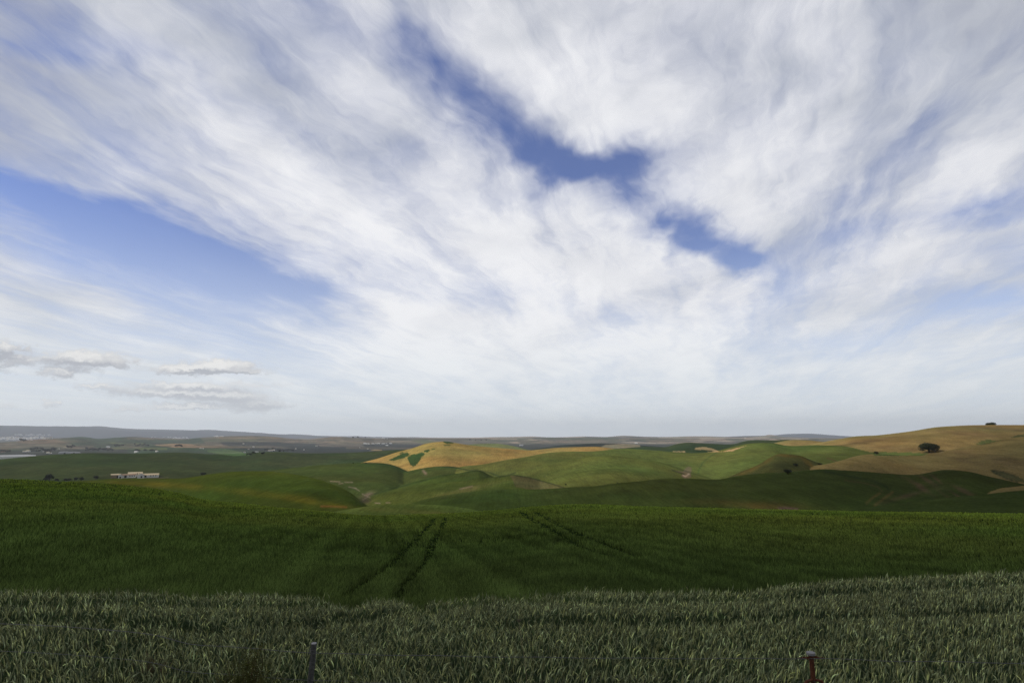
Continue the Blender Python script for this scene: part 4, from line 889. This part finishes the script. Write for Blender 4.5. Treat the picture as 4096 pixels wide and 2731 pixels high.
SKY = [ # view x, y, half length, half width, angle, amount (negative = open blue)
 (20,440,260,50,17,-1.2), (300,535,250,42,15,-1.1), (500,600,210,44,13,-.9), (690,655,140,32,10,-.85), (420,660,330,70,8,-.5), (200,590,330,80,12,-.45), (620,575,120,22,16,-.4),
 (560,710,320,50,5,-.40), (700,790,160,45,4,-.42), (300,770,300,30,3,-.25), (790,870,120,22,4,-.25), (60,610,200,18,12,.22), (150,690,300,26,6,.12),
 (1400,385,120,44,8,-1.3), (1300,375,120,34,20,-.8), (1230,320,150,46,34,-.75), (1110,270,150,50,42,-.72), (1000,190,130,70,50,-.66), (930,130,90,50,40,-.3), (900,120,80,60,35,-.26), (1190,440,90,22,20,-.25),
 (1610,560,140,26,24,-1.5), (1690,603,60,18,12,-1.3), (1520,500,120,26,24,-.95), (1440,440,90,24,-18,-.35), (1545,440,60,26,-10,.45), (1330,450,80,16,-12,.2), (1250,430,120,16,-8,-.25),
 (700,0,80,40,20,-.65), (770,90,60,50,60,-.34), (60,30,190,34,20,-.8), (270,110,170,28,22,-.55), (520,250,160,30,35,-.2), (650,330,180,26,30,-.24), (180,190,220,26,12,-.12),
 (900,370,140,18,25,-.26), (1050,470,90,18,20,-.26), (1180,500,60,14,20,-.2), (560,430,200,10,26,-.12), (350,310,240,10,20,-.14),
 (2320,425,150,26,-18,-1.6), (2090,470,150,20,-20,-.6), (2140,735,240,30,-13,-.85), (2330,690,140,22,-12,-.6), (1830,620,120,13,-24,-.5), (1900,540,140,12,-28,-.42),
 (1850,800,130,20,-8,-.40), (2000,690,100,14,-14,-.3), (2345,160,50,40,-40,-.35), (2060,330,180,12,-35,-.3), (2200,260,160,11,-35,-.28), (2250,600,160,12,-22,-.35),
 (1480,735,60,12,10,-.6), (1330,700,120,10,8,-.28), (1120,685,110,9,4,-.35), (1960,880,200,16,-3,-.2), (1390,860,120,10,0,-.2), (2250,790,160,14,-8,-.3), (1720,700,120,10,-10,-.2),
 (950,730,200,50,8,.45), (1150,800,320,60,4,.3), (1640,430,110,80,20,.35), (1180,560,220,60,18,.35), (1500,250,160,70,20,.3), (1440,620,200,40,14,.35), (850,330,120,40,30,.2), (1000,420,110,40,15,.25), (2230,370,110,26,-22,.3), (1900,420,200,60,-20,.15)]
BR = [(2330,20,330,240,30,-.42), (20,20,380,300,-30,-.46), (2300,800,350,300,0,-.10), (1150,740,600,180,5,.32), (1400,330,400,200,10,.22), (900,500,400,120,20,.18), (600,240,260,60,32,-.22), (1750,150,260,50,15,-.12), (1850,260,260,40,5,-.14), (1150,40,300,60,0,-.1), (1900,90,200,60,0,.15), (60,900,400,200,0,-.15)]
pw_ = N('ShaderNodeVectorMath'); pw_.operation = 'SCALE'; L(wv.outputs[0], pw_.inputs[0]); pw_.inputs['Scale'].default_value = .42
planew = N('ShaderNodeVectorMath'); planew.operation = 'ADD'; L(plane, planew.inputs[0]); L(pw_.outputs[0], planew.inputs[1]); planew = planew.outputs[0]
n1 = noise(planew, 2.6, 8, .60, (1, .15, 1), ROT, (3, 0, 0))
n2 = noise(planew, 8.0, 6, .64, (1, .22, 1), R(24), (0, 5, 0))
n3 = noise(planew, 2.4, 8, .60, (1, .55, 1), R(-20), (9, 2, 0))
n4 = noise(comb(az, el), .10, 2, .5, (1, 2.2, 1), R(-18), (2, 7, 0))
mapA = skymap(aw.outputs[0], -52, 52, list(np.linspace(0, 48, 25)), lambda A, E: (blobval(A, E, SKY, .64)/3+.5, blobval(A, E, BR, .64)/2+.25, 0*A))
cov = math_('MULTIPLY_ADD', mapA[0], 3.0, -1.5)
tex = math_('MULTIPLY_ADD', math_('SUBTRACT', n1.outputs['Fac'], .5), mapr(el, 14, 38, 1.5, .6), cov)
tex = math_('MULTIPLY_ADD', math_('SUBTRACT', n2.outputs['Fac'], .5), .80, tex)
tex = math_('MULTIPLY_ADD', math_('SUBTRACT', n3.outputs['Fac'], .5), mapr(el, 14, 38, .6, 1.3), tex)
alpha = mapr(tex, -.52, 1.06, 0.05, 1.0)
ns = N('ShaderNodeTexSky'); ns.sky_type = 'NISHITA'; ns.sun_disc = False; ns.sun_elevation = SUN_EL; ns.sun_rotation = SUN_AZ; ns.altitude = 300; ns.air_density = 1.0; ns.dust_density = .6; ns.ozone_density = 4
sv = N('ShaderNodeVectorMath'); sv.operation = 'MULTIPLY'; L(ns.outputs[0], sv.inputs[0]); sv.inputs[1].default_value = (.084, .086, .120)
# low pale air over the blue
pale = mapr(el, -1, 22, .92, .0)
blue = mixc(pale, sv.outputs[0], (.74, .82, .91))
lit = math_('MULTIPLY_ADD', math_('SUBTRACT', n3.outputs['Fac'], .5), .45, math_('MULTIPLY', math_('SUBTRACT', n4.outputs['Fac'], .5), .5))
lit = math_('MULTIPLY_ADD', math_('SUBTRACT', n1.outputs['Fac'], .5), .48, lit)
lit = math_('MULTIPLY_ADD', math_('SUBTRACT', n2.outputs['Fac'], .5), .25, lit)
lit = math_('ADD', lit, math_('MULTIPLY_ADD', mapA[1], 2.0, -.5))
ccol = N('ShaderNodeValToRGB'); L(lit, ccol.inputs[0])
cr = ccol.color_ramp; cr.elements[0].position = 0; cr.elements[0].color = (.36, .375, .43, 1); cr.elements[1].position = 1; cr.elements[1].color = (.91, .915, .94, 1)
e = cr.elements.new(.45); e.color = (.56, .585, .64, 1); e = cr.elements.new(.75); e.color = (.79, .80, .84, 1)
lowc = mapr(el, 0, 14, .85, 0.0)
cc = mixc(lowc, ccol.outputs[0], (.87, .925, .955))
# unseen sky overhead and behind the camera, darkened to cut ambient light
ambient_dim = math_('MULTIPLY', mapr(dy, -.25, .30, .54, 1.0), mapr(dz, .70, .92, 1.0, .60))
hv = N('ShaderNodeVectorMath'); hv.operation = 'SCALE'; L(cc, hv.inputs[0]); L(ambient_dim, hv.inputs['Scale']); cc = hv.outputs[0]
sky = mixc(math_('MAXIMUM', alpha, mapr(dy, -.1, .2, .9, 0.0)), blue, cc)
# low cumulus on the left
CU = [(12,800,36,20,0,1), (28,829,50,8,0,.9), (5,850,22,6,0,.8), (190,822,95,15,0,1), (150,855,55,11,0,.9), (250,835,60,8,0,.6), (500,840,75,13,0,1.1), (420,850,80,9,0,.9), (570,852,70,5,0,.7),
 (450,884,200,6,0,.7), (400,901,150,9,0,1), (520,912,100,8,0,.8), (600,925,60,6,0,.9), (430,932,90,7,0,1), (590,940,70,6,0,.9), (115,927,20,7,0,1), (20,930,45,5,0,.7), (290,938,30,5,0,.8), (215,886,50,6,0,.5)]
cw = noise(ae, .9, 6, .66, (1, 1.5, 1))
cwv = N('ShaderNodeVectorMath'); cwv.operation = 'SUBTRACT'; L(cw.outputs['Color'], cwv.inputs[0]); cwv.inputs[1].default_value = (.5, .5, .5)
cws = N('ShaderNodeVectorMath'); cws.operation = 'MULTIPLY'; L(cwv.outputs[0], cws.inputs[0]); cws.inputs[1].default_value = (4.2, 1.1, 0)
ca = N('ShaderNodeVectorMath'); ca.operation = 'ADD'; L(ae, ca.inputs[0]); L(cws.outputs[0], ca.inputs[1])
mapB = skymap(ca.outputs[0], -44, -12, list(np.arange(0, 9.6, .36)), lambda A, E: (blobval(A, E, CU)*.62, (blobval(A, E, CU)-blobval(A-.1, E+.45, CU))/2+.5, 0*A))
c1 = math_('MULTIPLY', mapB[0], 2.0)
cm = math_('MULTIPLY', mapr(c1, .12, .72, 0, 1), mapr(az, -19, -13, 1, 0))
top = mapr(mapB[1], .40, .85, 0, 1)
ccu = mixc(top, (.43, .45, .50), (.90, .89, .87))
fade = mapr(el, 0, 7, .55, .95)
sky = mixc(math_('MULTIPLY', cm, fade), sky, ccu)
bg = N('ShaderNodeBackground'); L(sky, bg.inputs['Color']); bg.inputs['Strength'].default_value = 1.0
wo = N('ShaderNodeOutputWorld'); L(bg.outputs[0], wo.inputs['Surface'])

# ------------------------------------------------------------------ camera, colour
cam = bpy.data.cameras.new('camera'); cam.sensor_width = 36; cam.lens = 36*F/4096; cam.clip_end = 100000; cam.clip_start = .1
co = bpy.data.objects.new('camera', cam); COL.objects.link(co); co.location = (0, 0, CAMZ); co.rotation_euler = (R(90)+PITCH, 0, 0); SC.camera = co
SC.view_settings.view_transform = 'Standard'; SC.view_settings.look = 'None'; SC.view_settings.exposure = 0; SC.view_settings.gamma = 1
SC.render.resolution_x = 1024; SC.render.resolution_y = 682
SC.cycles.use_denoising = True; SC.cycles.denoising_prefilter = 'NONE'; SC.cycles.max_bounces = 6; SC.cycles.transparent_max_bounces = 8; SC.cycles.volume_bounces = 0
